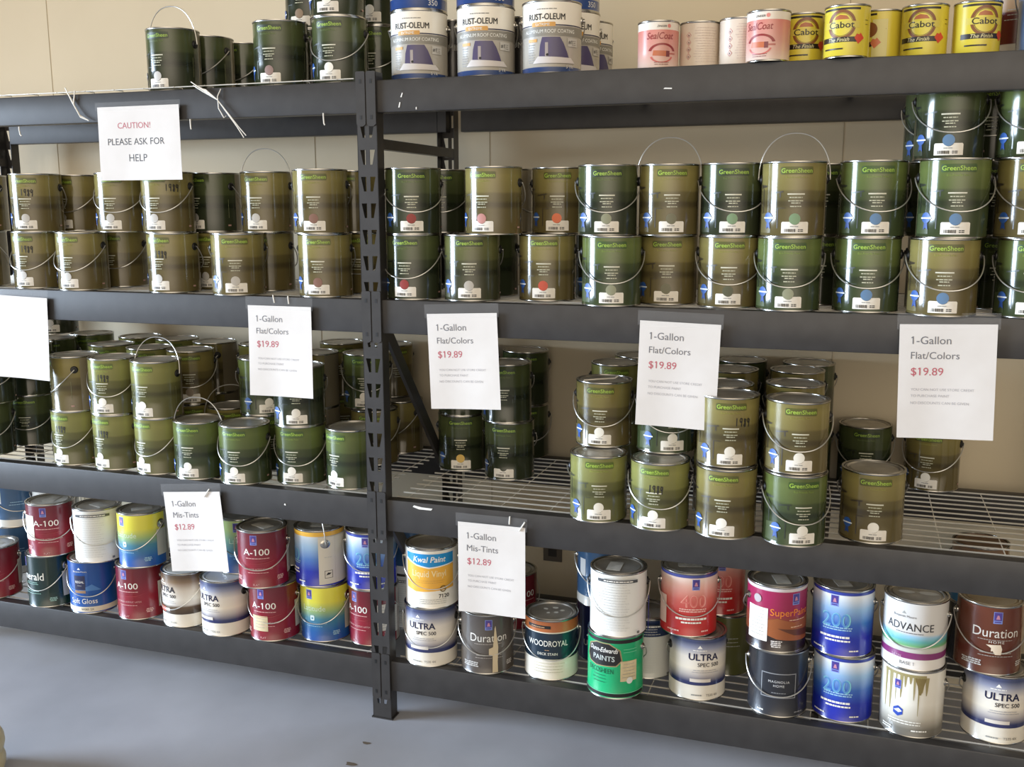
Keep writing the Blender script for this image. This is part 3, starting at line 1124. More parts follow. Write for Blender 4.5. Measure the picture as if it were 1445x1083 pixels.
def d_super(w):
    w.poly([(-0.085, 0.086), (-0.03, 0.100), (0.02, 0.088), (0.085, 0.104), (0.085, 0.030), (0.03, 0.034), (-0.03, 0.040), (-0.085, 0.058)], C('leather_brown', (150, 84, 44)))
    w.poly([(-0.03, 0.072), (0.085, 0.062), (0.085, 0.040), (0.02, 0.05)], C('leather_dark', (94, 50, 30)))
    badge(w, 0.022, 0.155)
    w.text('SuperPaint', 0.010, 0.114, 0.120, C('super_orange', (228, 132, 46)), 0.012)
    w.lines(0.03, 0.094, 0.06, 2, 0.02, C('super_pale', (226, 190, 160)), 0.0022, 5)
    w.lines(-0.030, 0.032, 0.032, 4, 0.0052, C('super_pale2', (226, 220, 214)), 0.003, 6)
    w.disc(-0.088, 0.150, 0.012, C('seal_silver', (170, 160, 160)))


def d_magnolia(w):
    FR = C('frame_grey', (140, 142, 146))
    for a in ((-0.050, 0.048, 0.128, 0.1305), (-0.050, 0.048, 0.058, 0.0605), (-0.050, -0.0478, 0.058, 0.130), (0.0458, 0.048, 0.058, 0.130)):
        w.rect(*a, FR)
    w.text('MAGNOLIA', 0.0, 0.106, 0.058, C('frame_text', (206, 206, 206)), 0.004, 0, 1.0, 1.2)
    w.text('HOME', 0.0, 0.094, 0.030, C('frame_text', (206, 206, 206)), 0.004, 0, 1.0, 1.2)
    w.lines(0.0, 0.072, 0.05, 1, 0.006, FR, 0.002, 4)
    w.lines(-0.050, 0.014, 0.026, 1, 0.006, WHITE, 0.004, 4)
    w.lines(0.060, 0.014, 0.03, 1, 0.006, FR, 0.003, 5)


def d_advance(w):
    leaf(w, -0.016, 0.156, DIM)
    w.text('Benjamin Moore', -0.014, 0.148, 0.060, C('advance_grey', (120, 120, 122)), 0.012)
    w.text('ADVANCE', 0.0, 0.121, 0.126, C('advance_ink', (52, 52, 56)), 0.012, 0, 1.1)
    w.lines(0.0, 0.103, 0.09, 1, 0.006, C('advance_grey', (120, 120, 122)), 0.0025, 4)
    w.text('SATIN', -0.030, 0.0365, 0.026, C('plum_text', (200, 160, 186)), 0.01)
    w.text('BASE 1', -0.002, 0.020, 0.036, C('advance_grey', (120, 120, 122)), 0.006)


def d_drip(w):
    OL = C('olive_drip', (150, 138, 92))
    rn = random.Random(5)
    x = -0.062
    w.rect(-0.064, 0.052, 0.172, 0.180, OL)
    while x < 0.05:
        ww = rn.uniform(0.004, 0.012)
        l = rn.uniform(0.02, 0.07) if -0.02 < x < 0.03 else rn.uniform(0.03, 0.13)
        w.poly([(x, 0.174), (x + ww, 0.174), (x + ww * 0.75, 0.174 - l * 0.7), (x + ww * 0.55, 0.174 - l), (x + ww * 0.35, 0.174 - l), (x + ww * 0.2, 0.174 - l * 0.6)], OL)
        x += ww + rn.uniform(0.001, 0.008)
    w.poly([(0.022, 0.172), (0.052, 0.172), (0.046, 0.15), (0.040, 0.125), (0.034, 0.125), (0.030, 0.15)], C('brown_drip', (124, 108, 62)))
    HB = C('hex_blue', (40, 70, 160))
    w.poly([(-0.016 + 0.015 * math.cos(math.radians(a)), 0.070 + 0.015 * math.sin(math.radians(a))) for a in range(30, 390, 60)], HB)
    w.poly([(-0.027, 0.071), (-0.014, 0.078), (-0.005, 0.071), (-0.014, 0.066)], WHITE)
    badge(w, -0.020, 0.146, 0.8)
    w.lines(0.0, 0.044, 0.11, 2, 0.007, C('drip_text', (226, 224, 214)), 0.003, 4)
    w.lines(-0.045, 0.020, 0.035, 2, 0.006, WHITE, 0.003, 7)
    w.lines(0.040, 0.020, 0.05, 1, 0.006, WHITE, 0.004, 8)


def d_white_band(w):
    w.rect(-0.085, -0.060, 0.095, 0.150, C('pale_note', (206, 210, 212)))
    w.lines(0.0, 0.10, 0.06, 2, 0.01, C('sky_text', (150, 190, 214)), 0.0022, 4)


def d_darkblue(w):
    w.text('ULTRA', 0.0, 0.06, 0.08, C('fine_grey', (176, 176, 170)), 0.03)


def d_plain(w):
    w.lines(0.0, 0.12, 0.08, 3, 0.012, C('fine_grey', (176, 176, 170)), 0.002, 4)


def L(name, *stops, **k):
    return label_mat('label_' + name, list(stops), **k)


CREAMW = (226, 220, 206)
DESIGN = {
    'gd': lambda: gs((72, 80, 48), (46, 52, 36), (32, 38, 26), ('dark', (32, 48, 20), (96, 116, 50)), ('dark', (24, 30, 22))),
    'gm': lambda: gs((94, 96, 56), (60, 62, 44), (46, 48, 34), ('moss', (46, 56, 22), (110, 122, 52)), ('moss', (34, 38, 28))),
    'gg': lambda: gs((94, 106, 57), (56, 66, 41), (42, 50, 32), ('mid', (54, 78, 28), (122, 144, 58)), ('mid', (40, 46, 32))),
    'gl': lambda: gs((132, 132, 76), (90, 90, 54), (72, 72, 44), ('light', (84, 98, 34), (146, 160, 66)), ('light', (62, 64, 40))),
    'go': lambda: gs((130, 120, 70), (92, 82, 50), (72, 64, 40), ('olive', (82, 84, 30), (144, 144, 60)), ('olive', (60, 52, 36))),
    'rust': lambda: (L('roof_coating', (0.0, (44, 66, 112)), (0.085, (44, 66, 112)), (0.09, (170, 164, 152)), (0.62, (176, 170, 160)), (0.66, (232, 226, 212)), (1, (236, 230, 216))), d_rust),
    'rustblue': lambda: (L('blue_base', (0.0, (38, 66, 122)), (0.16, (38, 66, 122)), (0.165, (170, 164, 152)), (0.62, (176, 170, 160)), (0.66, (232, 226, 212)), (1, (236, 230, 216))), d_rustblue),
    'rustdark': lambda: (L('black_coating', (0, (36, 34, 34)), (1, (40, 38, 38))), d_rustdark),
    'sealcoat': lambda: (L('sealer', (0.0, (222, 202, 188)), (0.2, (212, 172, 158)), (0.40, (206, 150, 138)), (0.80, (206, 128, 116)), (0.805, (224, 214, 200)), (1, (226, 216, 202))), d_sealcoat),
    'sealback': lambda: (L('sealer_back', (0, (222, 208, 190)), (1, (218, 202, 184))), d_sealback),
    'cabot': lambda: (L('yellow_quart', (0, (208, 190, 62)), (0.9, (212, 194, 66)), (1, (208, 190, 64))), d_cabot),
    'cabotside': lambda: (L('yellow_quart', (0, (208, 190, 62)), (1, (208, 190, 64))), d_cabotside),
    'maroon': lambda: (L('maroon', (0, (206, 198, 186)), (0.2, (206, 198, 186)), (0.21, (96, 30, 30)), (0.60, (96, 30, 30)), (0.62, (186, 150, 112)), (1, (180, 146, 110))), d_plain),
    'bluewrap': lambda: (L('blue_wrap', (0, (92, 112, 142)), (0.5, (72, 94, 130)), (1, (110, 124, 148))), d_plain),
    'a100': lambda: (L('dark_red', (0, (126, 24, 40)), (0.4, (136, 28, 44)), (0.75, (108, 26, 38)), (1, (98, 24, 34)), back=(150, 142, 134)), d_a100),
    'emerald': lambda: (L('emerald', (0, (20, 48, 44)), (1, (16, 40, 36))), d_emerald),
    'softgloss': lambda: (L('soft_gloss', (0, (28, 84, 158)), (0.5, (20, 76, 150)), (1, (24, 70, 140))), d_softgloss),
    'latitude': lambda: (L('latitude', (0.0, (24, 76, 158)), (0.2, (30, 92, 160)), (0.42, (70, 130, 150)), (0.56, (150, 176, 110)), (0.72, (214, 208, 70)), (1, (224, 216, 72)), back=(150, 150, 146)), d_latitude),
    'latitudegreen': lambda: (L('latitude_green', (0.0, (24, 60, 120)), (0.3, (40, 90, 140)), (0.6, (130, 170, 150)), (0.8, (180, 200, 130)), (1, (186, 204, 136))), d_latitude),
    'ultra': lambda: (L('ultra', (0, (226, 220, 206)), (0.245, (226, 220, 206)), (0.25, (40, 46, 92)), (0.30, (52, 58, 100)), (0.42, (190, 184, 180)), (0.52, (232, 224, 208)), (0.70, (222, 216, 206)), (0.84, (140, 144, 164)), (0.93, (66, 74, 108)), (1, (66, 74, 108))), d_ultra),
    'ultrabrown': lambda: (L('ultra_brown', (0, (226, 220, 206)), (0.245, (226, 220, 206)), (0.25, (60, 48, 36)), (0.38, (98, 80, 60)), (0.42, (206, 200, 192)), (0.52, (226, 222, 212)), (0.68, (206, 196, 182)), (0.84, (130, 108, 84)), (0.93, (90, 72, 54)), (1, (90, 72, 54))), d_ultrabrown),
    's200': lambda: (L('blue_fade', (0, (28, 38, 150)), (0.28, (30, 46, 164)), (0.5, (56, 100, 180)), (0.72, (140, 176, 212)), (0.90, (222, 228, 232)), (0.925, (222, 228, 232)), (0.93, (44, 60, 150)), (1, (44, 60, 150))), d_200),
    's200gold': lambda: (L('blue_fade_gold', (0, (28, 38, 150)), (0.28, (30, 46, 164)), (0.5, (80, 120, 184)), (0.72, (150, 180, 206)), (0.89, (196, 206, 212)), (0.9, (222, 172, 62)), (1, (222, 172, 62))), d_200gold),
    'whiteback': lambda: (L('white_paper', (0, (226, 226, 222)), (1, (222, 222, 216))), d_whiteback),
    'kwal': lambda: (L('white_gloss', (0, (232, 228, 216)), (1, (228, 224, 212))), d_kwal),
    'durgrey': lambda: (L('duration_grey', (0, (70, 62, 56)), (0.5, (92, 86, 80)), (1, (72, 66, 62)), back=(120, 112, 104)), d_durgrey),
    'durbrown': lambda: (L('duration_brown', (0, (88, 44, 28)), (1, (98, 50, 32)), back=(120, 100, 88)), d_durbrown),
    'woodroyal': lambda: (L('wood_royal', (0, CREAMW), (0.345, CREAMW), (0.35, (22, 40, 54)), (0.785, (20, 38, 52)), (0.79, (176, 104, 58)), (1, (150, 84, 46))), d_woodroyal),
    'dunn': lambda: (L('bright_green', (0, (24, 168, 108)), (1, (26, 160, 104))), d_dunn),
    'red400': lambda: (L('red_fade', (0, (178, 36, 38)), (0.34, (186, 48, 46)), (0.58, (206, 106, 96)), (0.80, (226, 176, 162)), (0.90, (230, 206, 194)), (0.925, (230, 206, 194)), (0.93, (66, 74, 140)), (1, (66, 74, 140))), d_400),
    'super': lambda: (L('crimson', (0, (34, 22, 22)), (0.24, (40, 26, 24)), (0.26, (120, 66, 40)), (0.52, (140, 60, 50)), (0.58, (146, 32, 72)), (0.92, (154, 34, 80)), (0.93, (206, 198, 200)), (1, (206, 198, 200))), d_super),
    'magnolia': lambda: (L('matt_black', (0, (40, 42, 48)), (1, (34, 35, 40))), d_magnolia),
    'advance': lambda: (L('silver_white', (0, (222, 218, 212)), (0.165, (222, 218, 212)), (0.17, (124, 48, 104)), (0.26, (124, 48, 104)), (0.265, (190, 188, 180)), (0.33, (196, 196, 186)), (0.36, (110, 168, 110)), (0.43, (96, 170, 170)), (0.50, (150, 190, 214)), (0.54, (206, 204, 200)), (1, (206, 204, 200))), d_advance),
    'drip': lambda: (L('dripped_white', (0, (96, 92, 84)), (0.12, (110, 106, 96)), (0.30, (190, 184, 170)), (0.5, (222, 218, 206)), (1, (226, 222, 210))), d_drip),
    'bluewhite': lambda: (L('denim_blue', (0, (214, 214, 208)), (0.16, (214, 214, 208)), (0.165, (58, 92, 128)), (0.7, (50, 86, 124)), (1, (60, 92, 126))), d_white_band),
    'greyblue': lambda: (L('grey_blue', (0, (60, 70, 84)), (0.3, (120, 132, 146)), (1, (150, 158, 166))), d_plain),
    'darkblue': lambda: (L('navy_label', (0, (34, 40, 84)), (1, (30, 36, 76))), d_darkblue),
    'darkcan': lambda: (L('charcoal_label', (0, (44, 44, 46)), (1, (50, 50, 50))), d_plain),
    'silvercan': lambda: (L('silver_label', (0, (170, 168, 160)), (1, (176, 174, 164)), rough=0.35), d_plain),
    'greencan': lambda: (L('drab_olive', (0, (84, 86, 48)), (1, (96, 96, 54))), d_plain),
    'whiteblue': lambda: (L('white_blue', (0, (206, 206, 200)), (0.70, (206, 206, 200)), (0.71, (36, 50, 84)), (1, (36, 50, 84))), d_whiteback),
    'browncan': lambda: (L('blue_brown', (0, (40, 110, 150)), (0.8, (40, 110, 150)), (0.82, (110, 84, 60)), (1, (110, 84, 60))), d_plain),
}
QUART = ('sealcoat', 'sealback', 'cabot', 'cabotside')
BODY = {}


def body_mesh(t):
    if t not in BODY:
        R, H = (RQ, HQ) if t in QUART else (RG, HG)
        b = MB()
        m, f = DESIGN[t]()
        can_shell(b, R, H, m)
        f(Wrap(b, R))
        BODY[t] = b.mesh('can_body_' + t)
    return BODY[t]


GREEN = ('gd', 'gm', 'gg', 'gl', 'go')
GROUPS = {4: 'paint cans on the top shelf', 3: 'paint cans on the second shelf', 2: 'paint cans on the third shelf', 1: 'paint cans on the bottom shelf'}
SCRAPS = {  # paper scraps on lids of the bottom-shelf cans: size, turn
}


def note_mesh(x0, x1, z0, z1, m, lines=True):
    b = MB()
    w = Wrap(b, RG)
    w.k = 14
    w.rect(x0, x1, z0, z1, m)
    if lines:
        w.lines((x0 + x1) / 2, z1 - 0.010, (x1 - x0) * 0.8, int((z1 - z0) / 0.011), 0.010, DIM, 0.0014, 4)
    return b.mesh('paper_note')


NOTES = {1: note_mesh(-0.100, -0.046, 0.060, 0.150, PAPER), 2: note_mesh(-0.046, 0.012, 0.036, 0.088, noisy('cream_note', (214, 198, 160), (200, 184, 146), 40, 0.7)),
         3: note_mesh(0.062, 0.105, 0.050, 0.140, PAPER), 4: note_mesh(0.044, 0.096, 0.056, 0.118, noisy('cream_note', (214, 198, 160), (200, 184, 146), 40, 0.7)),
         5: note_mesh(-0.120, -0.056, 0.030, 0.126, PAPER)}
AUTO_NOTE = {'dunn': 4, 'super': 5}
lp = MB()
lp.box(-0.034, 0.034, -0.020, 0.020, 0, 0.0006, noisy('lid_label_paper', (196, 194, 186), (168, 166, 158), 30, 0.6))
LIDLAB = lp.mesh('lid_label', 0)
LIDLABEL = {'a100': 0, 'latitude': 0, 's200': 0, 's200gold': 0, 'whiteback': 0, 'red400': 0, 'super': 0}
CANS = [
('gd',-0.7267,0.1050,4,0,-1.7,'u','silver','dark green can with raised handle, first from left, front lower row, top shelf, left bay',{}),
('gd',-0.7137,0.2716,4,0,-9.6,'f','','dark green can, first from left, back lower row, top shelf, left bay',{}),
('gd',-0.6841,0.4361,4,0,-11.4,'f','','dark green can, second from left, back lower row, top shelf, left bay',{}),
('gd',-0.3384,0.1050,4,0,4.4,'b','mauve','dark green can with mauve dot, second from left, front lower row, top shelf, left bay',{}),
('gd',-0.1381,0.1080,4,0,3.2,'f','white','dark green can with white dot, third from left, front lower row, top shelf, left bay',{}),
('gd',-0.1051,0.2954,4,0,5.5,'f','','dark green can, fourth from left, back lower row, top shelf, left bay',{}),
('gd',-0.1428,0.1080,4,1,5.8,'b','white','dark green can with white dot, only one, front upper row, top shelf, left bay',{}),
('gd',-0.1026,0.2954,4,1,8.5,'b','white','dark green can with white dot, second from left, back upper row, top shelf, left bay',{}),
('gd',-0.3367,0.2830,4,0,2.8,'b','','dark green can, third from left, back lower row, top shelf, left bay',{}),
('gd',-0.3288,0.2830,4,1,1.4,'b','tan','dark green can with tan dot, first from left, back upper row, top shelf, left bay',{}),
('rust',0.1200,0.1050,4,0,12.3,'b','','white and violet roof coating can, left of the three in front on the top shelf',{}),
('rust',0.3257,0.1050,4,0,11.6,'b','','white and violet roof coating can, middle of the three in front on the top shelf',{}),
('rust',0.5204,0.1050,4,0,10.9,'b','','white and violet roof coating can, right of the three in front on the top shelf',{}),
('rustblue',0.1200,0.1050,4,1,18.1,'b','','can with blue base band stacked on the leftmost roof coating can, cut by photo edge',{}),
('rustblue',0.3246,0.1050,4,1,14.5,'b','','can with blue base band stacked on the middle roof coating can, cut by photo edge',{}),
('rust',0.5308,0.2718,4,0,27.1,'b','','roof coating can with metal ear right behind the third front can on the top shelf',{}),
('rustblue',0.5292,0.2700,4,1,27.1,'b','','can with blue base band stacked behind the third roof coating can',{}),
('rust',0.5294,0.4395,4,0,35.3,'b','','rearmost single roof coating can with wire handle, nearest to the small red quarts',{}),
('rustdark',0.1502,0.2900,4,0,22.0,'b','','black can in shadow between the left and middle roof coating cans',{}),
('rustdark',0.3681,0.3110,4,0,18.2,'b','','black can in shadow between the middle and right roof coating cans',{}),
('sealcoat',0.8202,0.0949,4,0,16.6,'b','','small pink and white sealer quart, leftmost of the quarts on the top shelf',{}),
('sealback',0.9239,0.1425,4,0,11.6,'b','','small pale quart with four hazard diamonds facing out, second quart from left, top shelf',{}),
('sealback',1.0336,0.1187,4,0,12.3,'b','','small pale quart mostly covered by the pink quart on its right, top shelf',{}),
('sealcoat',1.1117,0.0389,4,0,-21.6,'b','','small pink sealer quart with crumpled label overlapping the first yellow quart, top shelf',{}),
('cabot',1.1948,0.1139,4,0,9.1,'b','','leftmost small yellow quart on the top shelf, half behind the pink one',{}),
('cabot',1.3011,0.0363,4,0,-13.3,'b','','second small yellow quart from left on the top shelf, round brown emblem in full view',{}),
('cabotside',1.3799,0.1375,4,0,-58.6,'b','','small yellow quart turned sideways showing a cream patch, set back on the top shelf',{}),
('cabot',1.4823,0.0927,4,0,-11.1,'b','','small yellow quart with red heart right of the sideways yellow quart, top shelf',{}),
('cabot',1.6000,0.0911,4,0,15.6,'b','','rightmost small yellow quart, taller in view, emblem turned right, top shelf',{}),
('maroon',1.7161,0.2622,4,0,-6.8,'b','','maroon and white can behind the rightmost yellow quart, top shelf',{}),
('bluewrap',1.7724,0.1050,4,0,-8.4,'b','','blue can at the right photo edge of the top shelf',{}),
('go',-1.5621,0.0900,3,0,-12.0,'b','','olive can, first from left, front lower row, second shelf, left bay',{}),
('go',-1.3236,0.1000,3,0,4.0,'f','silver','olive can with scrawled price, second from left, front lower row, second shelf, left bay',{'scr': (14, 0.132)}),
('go',-1.1138,0.0750,3,0,4.0,'f','silver','olive can with silver dot, third from left, front lower row, second shelf, left bay',{}),
('go',-1.0810,0.2400,3,0,4.0,'f','','olive can, first from left, back lower row, second shelf, left bay',{}),
('go',-0.7552,0.0832,3,0,0.0,'b','silver','olive can with scrawled price, fourth from left, front lower row, second shelf, left bay',{'scr': (8, 0.122)}),
('go',-0.6827,0.2340,3,0,-2.1,'b','silver','olive can with silver dot, second from left, back lower row, second shelf, left bay',{}),
('go',-0.4977,0.0631,3,0,26.4,'b','silver','olive can with silver dot, fifth from left, front lower row, second shelf, left bay',{}),
('go',-0.4896,0.2299,3,0,0.0,'b','','olive can, third from left, back lower row, second shelf, left bay',{}),
('go',-0.1993,0.0850,3,0,11.7,'b','mauvedark','olive can with mauve dot, sixth from left, front lower row, second shelf, left bay',{}),
('go',-0.1336,0.2400,3,0,3.3,'f','','olive can, fourth from left, back lower row, second shelf, left bay',{}),
('go',-1.5428,0.0900,3,1,0.0,'f','','olive can, first from left, front upper row, second shelf, left bay',{}),
('go',-1.2788,0.0656,3,1,16.2,'b','silver','olive can with scrawled price, second from left, front upper row, second shelf, left bay',{'scr': (6, 0.128)}),
('go',-1.2444,0.2292,3,1,-3.0,'f','silver','olive can with silver dot, first from left, back upper row, second shelf, left bay',{}),
('go',-0.9628,0.1050,3,1,11.5,'f','silver','olive can with silver dot, third from left, front upper row, second shelf, left bay',{}),
('go',-0.7644,0.0844,3,1,3.9,'f','silver','olive can with scrawled price, fourth from left, front upper row, second shelf, left bay',{'scr': (42, 0.14)}),
('gd',-0.6866,0.2323,3,1,-18.3,'b','silver','dark green can with silver dot, second from left, back upper row, second shelf, left bay',{}),
('go',-0.4630,0.1900,3,1,5.4,'u','silver','olive can with raised handle, third from left, back upper row, second shelf, left bay',{}),
('go',-0.2011,0.0707,3,1,13.7,'b','mauvedark','olive can with mauve dot, fifth from left, front upper row, second shelf, left bay',{}),
('go',-0.1709,0.2355,3,1,0.0,'b','','olive can, fourth from left, back upper row, second shelf, left bay',{}),
('gd',0.0962,0.0900,3,0,3.8,'f','red','dark green can with red dot, first from left, front lower row, second shelf, right bay',{}),
('gm',0.2804,0.0988,3,0,14.2,'b','silver','mossy green can with silver dot, second from left, front lower row, second shelf, right bay',{}),
('gd',0.2800,0.2662,3,0,0.0,'b','','dark green can, first from left, back lower row, second shelf, right bay',{}),
('go',0.4922,0.1600,3,0,9.4,'b','red2','olive can with red dot, third from left, front lower row, second shelf, right bay',{}),
('gd',0.6279,0.2900,3,0,13.7,'f','','dark green can, second from left, back lower row, second shelf, right bay',{}),
('gg',0.7085,0.0651,3,0,13.2,'f','sage','mid green can with sage dot, fourth from left, front lower row, second shelf, right bay',{}),
('go',0.8485,0.1563,3,0,8.4,'b','olivegrey','olive can with grey dot, fifth from left, front lower row, second shelf, right bay',{}),
('go',1.0235,0.1204,3,0,6.8,'f','olivedark','olive can with grey dot, sixth from left, front lower row, second shelf, right bay',{}),
('gg',1.1849,0.0768,3,0,4.7,'f','sage','mid green can with sage dot, seventh from left, front lower row, second shelf, right bay',{}),
('gg',1.3793,0.1004,3,0,2.5,'f','blue','mid green can with blue dot, eighth from left, front lower row, second shelf, right bay',{}),
('go',1.5608,0.0550,3,0,-1.3,'f','blue','olive can with blue dot, ninth from left, front lower row, second shelf, right bay',{}),
('gg',1.7641,0.0736,3,0,-5.4,'f','blue','mid green can with blue dot, tenth from left, front lower row, second shelf, right bay',{}),
('gd',0.0989,0.0877,3,1,20.3,'f','red','dark green can with red dot, first from left, front upper row, second shelf, right bay',{}),
('gd',0.1210,0.2533,3,1,17.0,'f','','dark green can, first from left, back upper row, second shelf, right bay',{}),
('go',0.3502,0.0942,3,1,-5.0,'b','pink','olive can with pink dot, second from left, front upper row, second shelf, right bay',{}),
('go',0.3259,0.2642,3,1,-90.0,'b','','olive can, second from left, back upper row, second shelf, right bay',{}),
('go',0.5101,0.2300,3,1,10.4,'b','orange','olive can with orange dot, third from left, back upper row, second shelf, right bay',{}),
('gd',0.6886,0.0905,3,1,11.8,'f','sage','dark green can with sage dot, third from left, front upper row, second shelf, right bay',{}),
('go',0.8545,0.1200,3,1,15.9,'u','olivegrey','olive can with raised handle, fourth from left, front upper row, second shelf, right bay',{}),
('gd',1.0252,0.1160,3,1,9.6,'f','green','dark green can with green dot, fifth from left, front upper row, second shelf, right bay',{}),
('go',1.1883,0.0799,3,1,8.1,'u','green','olive can with raised handle, sixth from left, front upper row, second shelf, right bay',{}),
('gd',1.2517,0.2741,3,1,2.1,'b','','dark green can, fourth from left, back upper row, second shelf, right bay',{}),
('gg',1.3829,0.1004,3,1,8.2,'f','blue','mid green can with blue dot, seventh from left, front upper row, second shelf, right bay',{}),
('gg',1.5715,0.0550,3,1,2.5,'f','blue','mid green can with blue dot, eighth from left, front upper row, second shelf, right bay',{}),
('go',1.7516,0.0777,3,1,-2.3,'f','blue','olive can with blue dot, ninth from left, front upper row, second shelf, right bay',{}),
('gd',1.5572,0.1343,3,2,-2.8,'f','blue','dark green can with blue dot, first from left, front topmost row, second shelf, right bay',{}),
('gd',1.5401,0.3690,3,2,-3.4,'f','','dark green can, first from left, back topmost row, second shelf, right bay',{}),
('gg',1.7481,0.1240,3,2,-7.8,'f','blue','mid green can with blue dot, second from left, front topmost row, second shelf, right bay',{}),
('gd',1.6791,0.2764,3,2,-11.9,'f','','dark green can, second from left, back topmost row, second shelf, right bay',{}),
('gd',1.5467,0.2206,3,1,-3.7,'b','','green can hidden behind the front cans, holding up the can above',{}),
('gd',1.5625,0.2224,3,0,-4.0,'b','','green can hidden behind the front cans, holding up the can above',{}),
('gd',1.6980,0.2914,3,1,-6.4,'b','','green can hidden behind the front cans, holding up the can above',{}),
('gd',1.7152,0.2903,3,0,-6.8,'b','','green can hidden behind the front cans, holding up the can above',{}),
('gd',-1.6235,0.1118,2,0,29.2,'f','','dark green can, first from left, front lower row, third shelf, left bay',{}),
('gd',-1.5980,0.1118,2,1,28.9,'f','','dark green can, first from left, front upper row, third shelf, left bay',{}),
('gd',-1.6000,0.2925,2,0,24.1,'f','','dark green can, first from left, back lower row, third shelf, left bay',{}),
('gd',-1.5867,0.2925,2,1,24.0,'b','','dark green can, first from left, middle upper row, third shelf, left bay',{}),
('gd',-1.6836,0.5200,2,0,25.9,'b','','dark green can, second from left, back lower row, third shelf, left bay',{}),
('gd',-1.6238,0.4639,2,1,25.8,'b','','dark green can, second from left, middle upper row, third shelf, left bay',{}),
('gd',-1.7277,0.5895,2,2,25.7,'f','silver','dark green can with silver dot, only one, back topmost row, third shelf, left bay',{}),
('gl',-1.2220,0.1053,2,0,-6.0,'f','white','light green can with scrawled price, second from left, front lower row, third shelf, left bay',{'scr': (8, 0.128)}),
('go',-1.2102,0.1053,2,1,-50.0,'f','','olive can, second from left, front upper row, third shelf, left bay',{}),
('gl',-1.0395,0.0989,2,0,-8.9,'b','white','light green can with scrawled price, third from left, front lower row, third shelf, left bay',{'scr': (12, 0.125)}),
('gl',-1.0413,0.0989,2,1,10.6,'f','white','light green can with scrawled price, third from left, front upper row, third shelf, left bay',{'scr': (4, 0.126)}),
('gl',-0.8614,0.0937,2,0,-12.8,'f','white','light green can with white dot, fourth from left, front lower row, third shelf, left bay',{}),
('gl',-0.8578,0.0889,2,1,1.6,'u','white','light green can with raised handle, fourth from left, front upper row, third shelf, left bay',{}),
('gg',-1.5860,0.6269,2,1,24.0,'b','','mid green can, first from left, back upper row, third shelf, left bay',{}),
('gl',-1.2802,0.3770,2,1,23.1,'b','','light green can, third from left, middle upper row, third shelf, left bay',{}),
('gl',-1.3308,0.6040,2,1,21.7,'b','','light green can, second from left, back upper row, third shelf, left bay',{}),
('gl',-1.0810,0.3430,2,1,21.2,'b','','light green can, fourth from left, middle upper row, third shelf, left bay',{}),
('gl',-1.1455,0.5893,2,1,19.8,'b','','light green can, third from left, back upper row, third shelf, left bay',{}),
('go',-0.9020,0.3372,2,1,30.9,'f','greige','olive can with greige dot, fifth from left, middle upper row, third shelf, left bay',{}),
('go',-0.9511,0.5571,2,1,-50.0,'f','','olive can, fourth from left, back upper row, third shelf, left bay',{}),
('go',-0.7318,0.3195,2,0,34.7,'u','','olive can with raised handle, third from left, back lower row, third shelf, left bay',{}),
('gg',-0.6946,0.0803,2,0,6.4,'u','white','mid green can with raised handle, fifth from left, front lower row, third shelf, left bay',{}),
('gg',-0.5147,0.0752,2,0,6.6,'f','white','mid green can with white dot, sixth from left, front lower row, third shelf, left bay',{}),
('gg',-0.3396,0.1342,2,0,7.3,'f','white','mid green can with white dot, seventh from left, front lower row, third shelf, left bay',{}),
('gd',-0.3392,0.1342,2,1,22.3,'b','white','dark green can with white dot, fifth from left, front upper row, third shelf, left bay',{}),
('gg',-0.1550,0.1349,2,0,-16.4,'b','white','mid green can with white dot, eighth from left, front lower row, third shelf, left bay',{}),
('gg',-0.5472,0.2504,2,1,44.4,'b','white','mid green can with white dot, sixth from left, middle upper row, third shelf, left bay',{}),
('gl',-0.7466,0.5540,2,1,32.9,'b','','light green can, fifth from left, back upper row, third shelf, left bay',{}),
('go',-0.4381,0.4131,2,1,-50.0,'f','','olive can, seventh from left, middle upper row, third shelf, left bay',{}),
('go',-0.4799,0.6885,2,1,28.5,'b','','olive can, sixth from left, back upper row, third shelf, left bay',{}),
('gg',-0.2595,0.4596,2,1,18.5,'f','white','mid green can with white dot, eighth from left, middle upper row, third shelf, left bay',{}),
('go',-0.2208,0.4317,2,0,15.2,'f','','olive can, fourth from left, back lower row, third shelf, left bay',{}),
('go',-0.2088,0.6182,2,0,-20.0,'f','','olive can, fifth from left, back lower row, third shelf, left bay',{}),
('go',-0.2767,0.6900,2,1,43.2,'b','','olive can, seventh from left, back upper row, third shelf, left bay',{}),
('gd',0.0996,0.4580,2,0,17.1,'b','yellow','dark green can with yellow dot, first from left, back lower row, third shelf, right bay',{}),
('gd',0.1018,0.4580,2,1,21.7,'b','','dark green can, first from left, middle upper row, third shelf, right bay',{}),
('gd',0.2910,0.3985,2,0,4.5,'b','','dark green can, second from left, back lower row, third shelf, right bay',{}),
('gd',0.2817,0.3985,2,1,10.5,'b','','dark green can, second from left, middle upper row, third shelf, right bay',{}),
('gd',0.2533,0.6900,2,0,18.1,'f','','dark green can, third from left, back lower row, third shelf, right bay',{}),
('gd',0.2534,0.6900,2,1,18.0,'b','','dark green can, second from left, back upper row, third shelf, right bay',{}),
('gd',0.0647,0.6900,2,1,20.9,'b','','dark green can, first from left, back upper row, third shelf, right bay',{}),
('gl',0.6820,0.0532,2,0,15.0,'b','white','light green can with white dot, first from left, front lower row, third shelf, right bay',{}),
('gl',0.8633,0.0328,2,0,-1.3,'f','white','light green can with scrawled price, second from left, front lower row, third shelf, right bay',{'scr': (4, 0.118)}),
('go',0.6670,0.1692,2,1,4.9,'f','white','olive can with white dot, first from left, front upper row, third shelf, right bay',{}),
